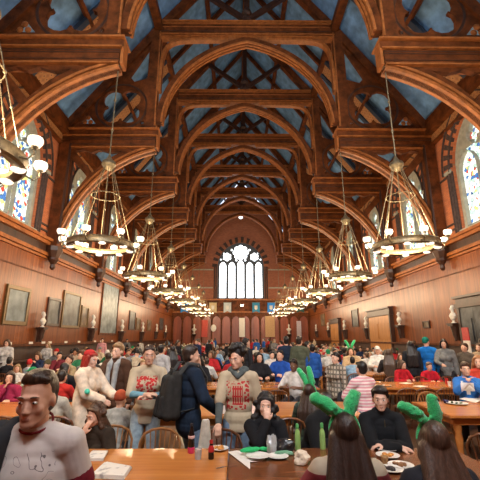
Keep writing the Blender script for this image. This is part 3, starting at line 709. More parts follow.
def ears_band(J, parent, dirs=((-.45, 1), (.45, 1)), col=(.02, .50, .15), L1=.2, vox=.009, r=.045):
    H = J['H']; hb = MB(); pts = [H @ Vector((.094 * math.cos(a), .0, .14 + .118 * math.sin(a))) for a in [PI * i / 12 for i in range(13)]]
    hb.tube(pts, .012, 8); o = hb.build('bunny_ears_headband', M_FUZZ, parent, True); o.color = (*col, 1); o['label'] = 'green fuzzy bunny ears on a headband'
    for s, dr, L1 in zip((-1, 1), dirs, L1 if isinstance(L1, tuple) else (L1, L1)):
        a = H @ Vector((s * .04, 0, .250)); u = (H.to_3x3() @ Vector((dr[0], dr[2] if len(dr) > 2 else 0, dr[1]))).normalized()
        b = a + u * L1 * .5; c = b + (u + (H.to_3x3() @ Vector((dr[0] * .5, 0, 0)))).normalized() * L1 * .5
        ps = [K(a, b, r * .75, r), K(b, c, r, r * .85)]
        for i in range(26):
            t = rnd.random(); p = a.lerp(b, t * 2) if t < .5 else b.lerp(c, t * 2 - 1); v = Vector((rnd.gauss(0, 1), rnd.gauss(0, 1), rnd.gauss(0, 1))).normalized(); ps.append(E(p + v * r * .85, rnd.uniform(.010, .018)))
        blob('ear', ps, vox, [M_FUZZ], o, 1, col)
    return o
def cut_low(o, z, T):
    """trim a garment to a straight hem across the body at torso height z"""
    bm = bmesh.new(); bm.from_mesh(o.data); n = (T.to_3x3() @ Vector((0, 0, 1)))
    keep = T @ Vector((0, 0, z))
    far = [f for f in bm.faces if (f.calc_center_median() - keep).dot(n) < 0 and ((T.inverted() @ f.calc_center_median()).xy).length < .26]
    bmesh.ops.delete(bm, geom=far, context='FACES'); ed = [e for e in bm.edges if e.is_boundary]
    for e in ed:
        for v in e.verts: v.co += n * -((v.co - keep).dot(n)) * .9
    if ed: bmesh.ops.holes_fill(bm, edges=[e for e in bm.edges if e.is_boundary])
    bm.to_mesh(o.data); bm.free()
def figure(label, loc, rz, P, fem=False, skin=0, hair='short', hcol=(.03, .02, .015), top=None, low=None, voxel=.008, scale=1.0, eyes=True, group=None, brow=1):
    """top = dict(name, col, sleeve, mat, extra prims); low = trousers material"""
    J = skeleton(P); root = thing('person', label, 'person', loc, rz, group); root.scale = (scale,) * 3
    hm = plain('brow_%d' % (int(hcol[0] * 99) % 9), hcol, 0.6)
    body = torso(J, fem) + arms(J) + legs(J) + feet(J) + hands(J, P, True) + head(J, fem, brow)
    blob('body', body, voxel, [skin_mat(skin), M_LIP, hm], root, 2)
    if eyes: add_eyes(J, root, hm)
    if hair: 
        nm = {'cap': 'cap', 'beanie': 'beanie'}.get(hair, 'hair')
        blob(nm, hair_prims(J, hair), voxel * 1.1, [M_CLOTH if nm != 'hair' else (M_CURL if 'curly' in hair else M_HAIR)], root, 2 if 'curly' not in hair else 1, hcol)
    for t in (top if isinstance(top, list) else [top] if top else []):
        d = t.get('d', .014)
        ps = [] if t.get('only') else blow(torso(J, fem), d) + (blow(arms(J, upto=t.get('sleeve', 2)), d * .9) if t.get('sleeve', 2) else []) + [xf(E((0, 0, -.10), (.158 + d, .115 + d, .16)), J['T'])]
        ps += [xf(p, J['T']) for p in t.get('T', [])] + [xf(p, J['H']) for p in t.get('H', [])] + list(t.get('W', []))
        if t.get('hem'): ps += [K(J['hp' + k], J['hp' + k].lerp(J['kn' + k], t['hem']), .088 + d * .7, .085 + d * .7) for k in 'RL'] + [E(J['T'] @ Vector((0, 0, -.05)), (.16 + d, .115 + d, .16))]
        mats = t['mat'] if isinstance(t.get('mat'), list) else [t.get('mat', M_CLOTH)]
        o = blob(t.get('name', 'shirt'), ps, voxel, mats, root, t.get('sm', 3), t['col'])
        if t.get('label'): o['label'] = t['label']
        if not t.get('hem') and not t.get('only'): cut_low(o, t.get('cut', -.13), J['T'])
    lw = low or M_BLACKT
    blob('trousers', blow([xf(E((0, 0, -.01), (.160, .112, .115)), J['T'])] + legs(J), .012), voxel * 1.2, [lw], root, 3)
    blob('shoes', blow(feet(J), .010), voxel * 1.2, [M_SHOE], root, 1)
    return root, J
# ------------------------------------------------------------------ tables and chairs
ROWS = [3.45, 6.2, 9.15] + [12.1 + 2.9 * i for i in range(12)]
ORD = ['front', 'second', 'third', 'fourth', 'fifth', 'sixth', 'seventh', 'eighth', 'ninth', 'tenth']
TH = .75
def make_table(L, mat, name='dining_table', label='x'):
    t = thing(name, label, 'table')
    MB().box((0, 0, TH - .02), (L, 1.2, .04)).build('tabletop', mat, t, bevel=.008)
    MB().box((0, .5, TH - .09), (L - .2, .025, .10)).box((0, -.5, TH - .09), (L - .2, .025, .10)).box((L / 2 - .1, 0, TH - .09), (.025, 1.0, .10)).box((-L / 2 + .1, 0, TH - .09), (.025, 1.0, .10)).build('apron', mat, t)
    for sx in (-1, 1):
        for sy in (-1, 1): MB().lathe([(.045, 0), (.035, .04), (.04, .3), (.055, .42), (.04, .5), (.055, .55), (.055, TH - .04)], 10, (sx * (L / 2 - .16), sy * .46, 0)).build('leg', mat, t, True)
    return t
def make_chair(mat, label='x', fine=True):
    t = thing('dining_chair', label, 'chair')
    MB().lathe([(.0, .425), (.17, .425), (.205, .435), (.21, .452), (.2, .462), (.1, .455), (0, .452)], 20, sx=1.02, sy=1).build('seat', mat, t, True)
    hoop = [(-.185, .155, .455), (-.20, .185, .60), (-.205, .215, .74), (-.17, .235, .85), (-.09, .245, .905), (0, .247, .92), (.09, .245, .905), (.17, .235, .85), (.205, .215, .74), (.20, .185, .60), (.185, .155, .455)]
    zf = lambda z: .455 + (z - .455) * .80
    hoop = [(x * 1.07, y, zf(z)) for x, y, z in hoop]
    MB().tube(hoop, .0165 if fine else .02, 8, flat=.8).build('back_hoop', mat, t, True)
    for i in range(7):
        x = (i - 3) * .048; zt = .915 - (abs(x) / .2) ** 2 * .12
        MB().tube([(x * .8, .165, .45), (x, .195, zf(.62)), (x * 1.18, .243 - .02 * abs(i - 3) / 3, zf(zt))], .0075, 6).build('spindle', mat, t, True)
    for sx in (-1, 1):
        for sy in (-1, 1): MB().tube([(sx * .13, sy * .12, .435), (sx * .165, sy * .155, .22), (sx * .195, sy * .185, 0)], [.016, .02, .013], 8).build('leg', mat, t, True)
        MB().tube([(sx * .168, -.16, .2), (sx * .168, .16, .2)], .01, 6).build('stretcher', mat, t, True)
    MB().tube([(-.168, 0, .2), (.168, 0, .2)], .01, 6).build('stretcher', mat, t, True)
    return t
BLK = {'left': [(-6.75, 2.85), (-3.85, 2.85)], 'centre': [(-.35, 3.3)], 'right': [(3.9, 2.85), (6.8, 2.85)]}
tp = {}
ft = make_table(1.72, W_TABLE, label='light orange wooden table at the front, holding newspapers and a cola bottle'); ft.location = (-1.44, 3.45, 0)
f2 = make_table(2.2, W_TABLE_SHADE, label='shaded wooden table at the front, holding a paper pennant and green felt ears'); f2.location = (.53, 3.45, 0)
for ri in range(1, 8):
    for b, lst in BLK.items():
        for q, (x, L_) in enumerate(lst):
            if (ri >= 6) : continue
            lab = '%s table in the %s row from the front, %s block' % ({'left': ('outer pale wooden', 'inner pale wooden'), 'centre': ('pale wooden',), 'right': ('inner pale wooden', 'outer pale wooden')}[b][q], ORD[ri], b)
            if L_ not in tp: tp[L_] = make_table(L_, W_TABLE, label=lab); o = tp[L_]
            else: o = dup(tp[L_], (0, 0, 0), 0, lab)
            o.location = (x, ROWS[ri], 0); o['group'] = 'long dining tables in rows'
ch0 = make_chair(W_CHAIR); chl = make_chair(W_CHAIRL); used = {}
def chair(x, y, rz, label, group=None, light=False):
    p = chl if light else ch0
    o = dup(p, (0, 0, 0)) if used.get(light) else p
    used[light] = 1; o.location = (x, y, 0); o.rotation_euler = (0, 0, rz); o['label'] = label
    if group: o['group'] = group
    return o
# chairs at the front tables, backs towards the hall (facing the camera)
def at_px(px, D): return at_z(px, 400, 1).x if D is None else CAM.x + (at_y(px, 430, D).x - CAM.x)
chair(at_px(110, 4.4), 4.42, .2, 'light hoop-back chair beside the seated woman in dark jacket, left of the front table', light=True)
chair(at_px(158, 4.35), 4.28, 0, 'hoop-back wooden chair at the far edge of the light front table', light=True)
chair(at_px(219, 4.3), 4.24, -.1, 'dark hoop-back wooden chair gripped by the curly-haired man')
for px, D, rz, lab in ((262, 7.85, PI, 'left of two empty hoop-back chairs behind the curly-haired man'), (277, 7.9, PI, 'right of two empty hoop-back chairs behind the curly-haired man'), (285, 5.3, PI + .1, 'dark hoop-back chair behind the woman in black sweater')):
    chair(at_px(px, D), D, rz, lab)
for px, D, lab in ((407, 8.15, 'left of the dark empty chairs along the near side of the red-clothed pair\'s table'), (425, 8.15, 'middle dark empty chair along the near side of the red-clothed pair\'s table'), (446, 8.2, 'right dark empty chair along the near side of the red-clothed pair\'s table'), (374, 8.4, 'wooden hoop-back chair at the left end of the red-clothed pair\'s table')):
    chair(at_px(px, D), D, PI, lab)
chair(at_px(441, 7.05), 7.1, .1, 'light hoop-back chair at the table of the man in blue sweatshirt', light=True)
chair(at_px(474, 4.7), 4.5, PI - .4, 'wooden chair at the right edge, below the table with the green salad plate')
cn = 1
for ri in (1, 2, 3, 4):
    for b, lst in BLK.items():
        for x, L_ in lst:
            for k in range(4):
                for sd in (-1, 1):
                    xx = x - 1.05 + .7 * k
                    if b == 'right' and ri <= 2 and sd < 0 and x < 5: continue
                    if b == 'centre' and ri <= 2: continue
                    if ri == 1 and b == 'right': continue
                    px, py = proj((xx, ROWS[ri] + sd * .72, .8))
                    if px < -5 or px > 485: continue
                    if ri >= 3 and sd > 0: continue
                    chair(xx, ROWS[ri] + sd * .78, PI if sd < 0 else 0, 'hoop-back wooden chair %s the %s table row, %s block' % ('on the near side of' if sd < 0 else 'on the far side of', ORD[ri], b), 'chairs %s the %s row %s' % ('before' if sd < 0 else 'behind', ORD[ri], b))
# ------------------------------------------------------------------ people in the foreground and middle distance
def printed(name, base, ink, mode):
    m, nt, b = nodes(name); tc = N(nt, 'ShaderNodeTexCoord'); sx = N(nt, 'ShaderNodeSeparateXYZ'); L(nt, tc, 'Object', sx, 'Vector')
    def M(op, a, bv=None, c=None):
        n = N(nt, 'ShaderNodeMath', operation=op)
        for i, v in enumerate((a, bv, c)):
            if v is None: continue
            if isinstance(v, (int, float)): n.inputs[i].default_value = v
            else: nt.links.new(v, n.inputs[i])
        return n.outputs[0]
    x, y, z = sx.outputs; ax = M('ABSOLUTE', x); front = M('LESS_THAN', y, -.02)
    def inside(hx, z0, z1): return M('MULTIPLY', M('MULTIPLY', M('LESS_THAN', ax, hx), M('GREATER_THAN', z, z0)), M('MULTIPLY', M('LESS_THAN', z, z1), front))
    if mode == 'crest':
        wv = N(nt, 'ShaderNodeTexVoronoi', Scale=26.0); L(nt, tc, 'Object', wv, 'Vector')
        marks = M('LESS_THAN', wv.outputs['Distance'], .50); outer = inside(.135, 1.05, 1.36); inner = inside(.062, 1.10, 1.31); gap = inside(.078, 1.09, 1.325)
        stripes = M('GREATER_THAN', M('SINE', M('MULTIPLY', x, 230)), -.45); bars = M('MAXIMUM', M('GREATER_THAN', M('SINE', M('MULTIPLY', z, 75)), .75), stripes)
        f = M('MAXIMUM', M('MULTIPLY', M('MULTIPLY', outer, M('SUBTRACT', 1, gap)), marks), M('MULTIPLY', inner, bars))
    elif mode == 'squiggle':
        wv = N(nt, 'ShaderNodeTexVoronoi', Scale=30.0); L(nt, tc, 'Object', wv, 'Vector'); marks = M('LESS_THAN', wv.outputs['Distance'], .56)
        f = M('MULTIPLY', inside(.125, 1.08, 1.36), marks)
    elif mode == 'lines':
        no = N(nt, 'ShaderNodeTexNoise', Scale=17.0, Detail=1.0); L(nt, tc, 'Object', no, 'Vector')
        f = M('MULTIPLY', inside(.125, 1.0, 1.375), M('LESS_THAN', M('ABSOLUTE', M('SUBTRACT', M('FRACT', M('MULTIPLY', no.outputs['Fac'], 4)), .5)), .035))
    elif mode == 'plaid':
        f = M('MULTIPLY', .8, M('MAXIMUM', M('GREATER_THAN', M('SINE', M('MULTIPLY', z, 70)), .35), M('GREATER_THAN', M('SINE', M('MULTIPLY', M('ADD', x, M('MULTIPLY', y, .6)), 75)), .35)))
    elif mode == 'stripes': f = M('GREATER_THAN', M('SINE', M('MULTIPLY', z, 130)), 0)
    elif mode == 'yoke': f = M('LESS_THAN', z, 1.0)
    elif mode == 'panel': f = M('MAXIMUM', inside(.10, .86, 1.02), inside(.03, .8, .86))
    mx = N(nt, 'ShaderNodeMixRGB'); nt.links.new(f, mx.inputs[0]); no2 = N(nt, 'ShaderNodeTexNoise', Scale=9.0); L(nt, tc, 'Object', no2, 'Vector')
    r = ramp(nt, [(.3, tuple(c * .86 for c in base)), (.7, base)]); L(nt, no2, 'Fac', r, 'Fac'); L(nt, r, 'Color', mx, 1); mx.inputs[2].default_value = (*ink, 1)
    L(nt, mx, 'Color', b, 'Base Color'); b.inputs['Roughness'].default_value = .9; bump(nt, b, no2, 'Fac', .4, .015); return m
TAN = (.50, .40, .27); RED = (.45, .02, .02)
M_CREST = printed('tan_tee_crest', TAN, RED, 'crest'); M_SQUIG = printed('tan_tee_print', TAN, RED, 'squiggle'); M_LINES = printed('white_tee_lines', (.62, .57, .53), (.16, .14, .14), 'lines')
M_PLAID = printed('cream_plaid', (.48, .42, .33), (.07, .06, .05), 'plaid'); M_PSTR = printed('pink_stripes', (.80, .68, .66), (.62, .27, .32), 'stripes'); M_YOKE = printed('cream_maroon', (.46, .38, .28), (.20, .022, .030), 'yoke'); M_BW = printed('black_white_stripes', (.6, .58, .55), (.02, .02, .02), 'stripes'); M_BLUEPR = printed('blue_sweat_print', (.02, .15, .50), (.7, .7, .7), 'panel'); M_GPLAID = printed('green_plaid', (.05, .10, .07), (.015, .02, .02), 'plaid')
def place(fig, px, py, D, lim=(.84, 1.14)):
    root, J = fig; tgt = at_y(px, py, D); cr = J['H'] @ Vector((0, .02, .25)); s = min(max(tgt.z / cr.z, lim[0]), lim[1])
    if not (lim[0] < tgt.z / cr.z < lim[1]): print('SCALE', root['label'], round(tgt.z / cr.z, 2))
    root.scale = (s,) * 3; c = Matrix.Rotation(root.rotation_euler.z, 3, 'Z') @ (cr * s); root.location = (tgt.x - c.x, tgt.y - c.y, 0); return root
DK = (.018, .018, .022); BR = (.055, .028, .016); BK = (.010, .008, .008)
# 1 man at the left edge
P1 = dict(yaw=R(-9), nod=.10, hoff=(-.0, -.02, -.012), handL=(.30, .06, .84), handR=(-.22, -.14, .92))
coat = dict(name='draped_coat', col=(.028, .030, .034), only=1, label='dark grey coat draped over his shoulder', T=[K((-.20, .03, .47), (-.22, .02, .1), .07, .09), K((-.17, .07, .48), (-.2, .10, .1), .07, .09), K((-.18, -.04, .47), (-.235, -.06, .1), .055, .075), K((-.10, .04, .535), (-.13, -.07, .48), .035, .045), K((-.13, -.07, .48), (-.15, -.14, .30), .045, .06), K((-.15, -.14, .30), (-.17, -.14, .0), .06, .07), K((-.22, 0, .1), (-.22, .02, -.35), .10, .11)])
p1 = place(figure('young man with brown swept hair in white tee with dark red trim, left foreground', (0, 0, 0), R(10), P1, hair='crop', hcol=(.040, .023, .014), skin=0, voxel=.0062,
    top=[dict(name='t_shirt', col=(1, 1, 1), mat=M_LINES, sleeve=.50, W=[]), dict(name='collar', col=(.16, .015, .02), only=1, T=[K((.071 * math.cos(a), .008 + .078 * math.sin(a), .545 + .035 * math.sin(a)), (.071 * math.cos(a + .4), .008 + .078 * math.sin(a + .4), .545 + .035 * math.sin(a + .4)), .0075, .0075) for a in [i * .4 for i in range(16)]], label='dark red ribbed collar'), coat], low=M_JEAN), 41, 370, 1.84)
# sleeve hem on his left arm
def hem(fig_root, P, k, f, col, r=.058, name='sleeve_hem'):
    J = skeleton(P); a, b = J['sh' + k], J['el' + k]; d = (b - a).normalized(); c = a.lerp(b, f)
    o = blob(name, [K(c - d * .012, c + d * .016, r, r)], .006, [M_CLOTH], fig_root, 2, col); o['label'] = 'dark red sleeve hem'
hem(p1, P1, 'L', .58, (.17, .015, .025), .066)
# 2 curly woman with her hand at her mouth
p2 = figure('woman with curly brown hair hiding her mouth behind her hand, left of front table', (0, 0, 0), R(-18), dict(seat=True, lean=.22, nod=.22, yaw=R(-12), handR=(-.03, -.30, 1.02), hdirR=(.25, .25, 1), palmR=(.2, 1, 0), elbowR=(-.6, -.6, -.8), handL=(.14, -.38, .80), curlR=.3), True, 0, 'longcurly', (.075, .036, .018), voxel=.0085,
    top=[dict(name='sweater', col=(.55, .46, .34), sleeve=1.85), dict(name='jacket', col=(.035, .024, .016), sleeve=0, d=.03)])
J2 = p2[1]; blob('jacket_sleeve', blow(arms(J2, ('L',), 1.9), .028), .009, [M_CLOTH], p2[0], 3, (.035, .024, .016)); place(p2, 95, 404, 4.15)
# 3 woman in the long pale coat
p3 = figure('red-haired woman in a long pale pink padded coat, standing in profile on the left', (0, 0, 0), R(72), dict(nod=.12, handR=(-.12, -.36, 1.06), handL=(.10, -.40, 1.10), hdirL=(0, -1, 0), elbowR=(-.5, .5, -.8)), True, 4, 'bob', (.30, .03, .02), voxel=.009,
    top=[dict(name='padded_coat', col=(.70, .57, .44), d=.042, hem=.95, sm=16, T=[E((0, .09, .50), (.13, .07, .08)), E((0, .02, .05), (.20, .165, .42)), E((0, .02, -.35), (.21, .175, .45))]), dict(name='beanie', col=(.42, .03, .03), only=1, H=[E((0, .05, .20), (.084, .095, .075)), K((-.06, -.02, .20), (.06, -.02, .20), .024, .024)], label='red headscarf')])
blob('sleeve_patch', [E(p3[1]['elR'] + Vector((-.07, -.08, .05)), (.03, .045, .04))], .009, [M_CLOTH], p3[0], 2, (.10, .62, .45))['label'] = 'mint green patch on the coat sleeve'
place(p3, 92, 351, 5.6)
# 4 blond man with the scarf
p4 = figure('smiling fair-haired man with grey scarf and brown jacket, standing on the left', (0, 0, 0), R(-12), dict(yaw=R(-10), handR=(-.16, -.36, 1.02), handL=(.26, -.02, .84)), False, 4, 'swept', (.28, .17, .085), voxel=.009,
    top=[dict(name='jacket', col=(.070, .034, .020), d=.034, hem=.25), dict(name='scarf', col=(.30, .32, .33), only=1, T=[K((-.07, .02, .54), (-.06, -.11, .46), .045, .045), K((.07, .02, .54), (.06, -.11, .46), .045, .045), K((-.06, -.11, .46), (-.065, -.165, .02), .046, .04), K((.06, -.11, .46), (.055, -.165, .10), .046, .04), K((-.07, .05, .54), (.07, .05, .54), .045, .045)], label='light grey hanging scarf')])
place(p4, 119, 343, 6.3)
# 5 woman in tan tee and jeans
P5 = dict(handR=(.02, -.30, 1.16), handL=(.07, -.27, 1.14), elbowR=(-.9, .2, -.6), elbowL=(.9, .2, -.6), hdirR=(1, -.2, .25), hdirL=(-1, -.2, .2), nod=.05, yaw=R(8))
p5 = figure('woman in tan tee with red print over light blue sleeves, standing in pale jeans', (0, 0, 0), R(6), P5, True, 0, 'bun', (.045, .026, .018), voxel=.008,
    top=[dict(name='undershirt', col=(.16, .33, .42), sleeve=1.85, d=.004), dict(name='t_shirt', col=(1, 1, 1), mat=M_SQUIG, sleeve=.98, d=.016, T=[E((0, -.005, -.04), (.165, .12, .10))])], low=M_LJEAN)
place(p5, 150, 345, 5.0)
# 6 man in navy with the backpack
P6 = dict(yaw=R(-18), nod=.1, handL=(.18, -.32, 1.05), handR=(-.22, -.25, 1.0))
p6 = figure('man in navy jacket seen from behind, wearing a dark backpack', (0, 0, 0), R(122), P6, False, 0, 'short', (.030, .018, .013), voxel=.008,
    top=[dict(name='jacket', col=(.012, .022, .042), d=.032, hem=.18, T=[E((0, .06, .50), (.09, .05, .05))])], low=M_JEAN)
place(p6, 192, 345, 4.75)
bp = thing('backpack', 'dark grey backpack on the back of the man in navy jacket', 'backpack', p6[0].location, p6[0].rotation_euler.z); bp.scale = p6[0].scale
blob('bag_body', [K((sx * .085, .22, .98), (sx * .075, .20, 1.38), .075, .065) for sx in (-1, 1)] + [K((sx * .08, .30, .98), (sx * .07, .27, 1.34), .075, .06) for sx in (-1, 1)] + [E((0, .25, 1.15), (.14, .11, .22))], .010, [M_CLOTH], bp, 3, (.030, .029, .027))
blob('front_pocket', [K((sx * .06, .375, .98), (sx * .055, .355, 1.14), .045, .04) for sx in (-1, 1)], .010, [M_CLOTH], bp, 3, (.022, .021, .020))
for s in (-1, 1): MB().tube([(s * .11, .19, 1.40), (s * .125, .09, 1.53), (s * .13, -.06, 1.51), (s * .135, -.165, 1.36), (s * .14, -.15, 1.16), (s * .15, .02, 1.02), (s * .13, .17, 1.0)], .024, 8, flat=.4).build('strap', plain('strap_webbing', (.03, .03, .028), .8), bp, True)
MB().tube([(-.03, .24, 1.42), (-.03, .24, 1.47), (.03, .24, 1.47), (.03, .24, 1.42)], .010, 6).build('grab_handle', plain('strap_webbing', (.03, .03, .028), .8), bp, True)
# 7 curly man with his hand on a chair
P7 = dict(handR=(-.20, -.28, .90), hdirR=(.05, -.7, -.7), palmR=(0, .3, -1), curlR=.6, handL=(.27, -.02, .84), yaw=R(-26), nod=.12, roll=-.12, elbowR=(-.9, .3, .1))
p7 = figure('curly-haired man in tan tee with red crest print, hand on a chair back', (0, 0, 0), R(-6), P7, False, 0, 'curly', (.012, .009, .008), voxel=.0075,
    top=[dict(name='hoodie', col=(.085, .10, .10), sleeve=1.95, d=.008, T=[K((-.08, .0, .53), (.08, .0, .53), .055, .055), E((0, .09, .50), (.11, .055, .07)), K((-.06, -.05, .52), (0, -.10, .47), .03, .03), K((.06, -.05, .52), (0, -.10, .47), .03, .03)]), dict(name='t_shirt', col=(1, 1, 1), mat=M_CREST, sleeve=.98, d=.022, T=[E((0, -.005, -.06), (.172, .125, .10))])], low=M_JEAN)
place(p7, 236, 348, 4.62)
# 8 woman in black, hand at mouth
P8 = dict(seat=True, lean=.1, nod=-.05, yaw=R(-8), roll=.06, handR=(.0, -.20, 1.08), hdirR=(.1, .15, 1), palmR=(.1, 1, .1), elbowR=(-.3, -.7, -.9), handL=(.05, -.38, .80), hdirL=(-1, -.1, .05), curlR=.5)
p8 = figure('dark curly-haired woman in black sweater, hand at her mouth, at front table', (0, 0, 0), R(4), P8, True, 4, 'longcurly', (.010, .008, .008), voxel=.0075, top=dict(name='sweater', col=(.010, .010, .012), d=.026, sleeve=1.9))
place(p8, 266, 394, 4.25)
# 9 man in black padded jacket bending over the table
P9 = dict(seat=True, lean=.42, nod=.45, yaw=R(10), handR=(-.10, -.48, .80), handL=(.10, -.46, .80))
p9 = figure('person in black padded jacket bent over table, behind the near green ears', (0, 0, 0), R(42), P9, False, 0, 'short', (.02, .013, .010), voxel=.0085, top=dict(name='padded_jacket', col=(.012, .012, .013), d=.05, T=[E((0, .06, .50), (.12, .07, .06))]))
place(p9, 331, 394, 4.45)
# 10 woman with green ears, from behind
P10 = dict(seat=True, lean=.08, handR=(-.20, -.40, .80), handL=(.2, -.4, .8))
p10 = figure('long-haired woman with green bunny ears and cream-maroon top, centre foreground, from behind', (0, 0, 0), R(176), P10, True, 0, 'long', (.026, .013, .009), voxel=.0075, top=[dict(name='top', col=(1, 1, 1), mat=M_YOKE, d=.022, sleeve=.6), dict(name='sleeves', col=(1, 1, 1), mat=M_BW, d=.008, sleeve=1.9)])
ears_band(p10[1], p10[0], ((-.35, 1, -.3), (1.0, .72)), L1=(.115, .165), vox=.008, r=.048); place(p10, 344, 413, 2.62)
# 11 young man in black at the far side
P11 = dict(seat=True, lean=.12, nod=.06, yaw=R(-14), handR=(.06, -.36, .80), handL=(-.06, -.30, .82), hdirR=(1, -.1, 0), hdirL=(-1, -.1, 0), elbowR=(-.9, .0, -.5), elbowL=(.9, 0, -.5))
p11 = figure('young man in black half-zip sweater with arms folded on the table', (0, 0, 0), R(-4), P11, False, 4, 'swept', (.018, .012, .010), voxel=.0075, top=dict(name='sweater', col=(.010, .011, .013), d=.024, sleeve=1.95, T=[K((-.05, -.0, .53), (.05, 0, .53), .055, .055)]))
MB().tube([(0, -.165, 1.02), (0, -.15, .9), (0, -.14, .84)], .004, 6).build('zip', M_BRASS, p11[0], True); place(p11, 379, 386, 4.2)
# 12 woman with green ears at the lower right
P12 = dict(seat=True, lean=.12, yaw=R(-5), handL=(.20, -.42, .81), hdirL=(.1, -.9, .05), curlL=.6, elbowL=(.35, .4, -.9))
p12 = figure('long brown-haired woman with green bunny ears in dark top, lower right corner, from behind', (0, 0, 0), R(184), P12, True, 0, 'long', (.075, .040, .026), voxel=.0075, top=dict(name='sweatshirt', col=(.022, .022, .028), d=.024, sleeve=1.9))
ears_band(p12[1], p12[0], ((.10, 1), (1.0, .8)), L1=(.13, .155), vox=.008, r=.040); place(p12, 432, 421, 2.5)
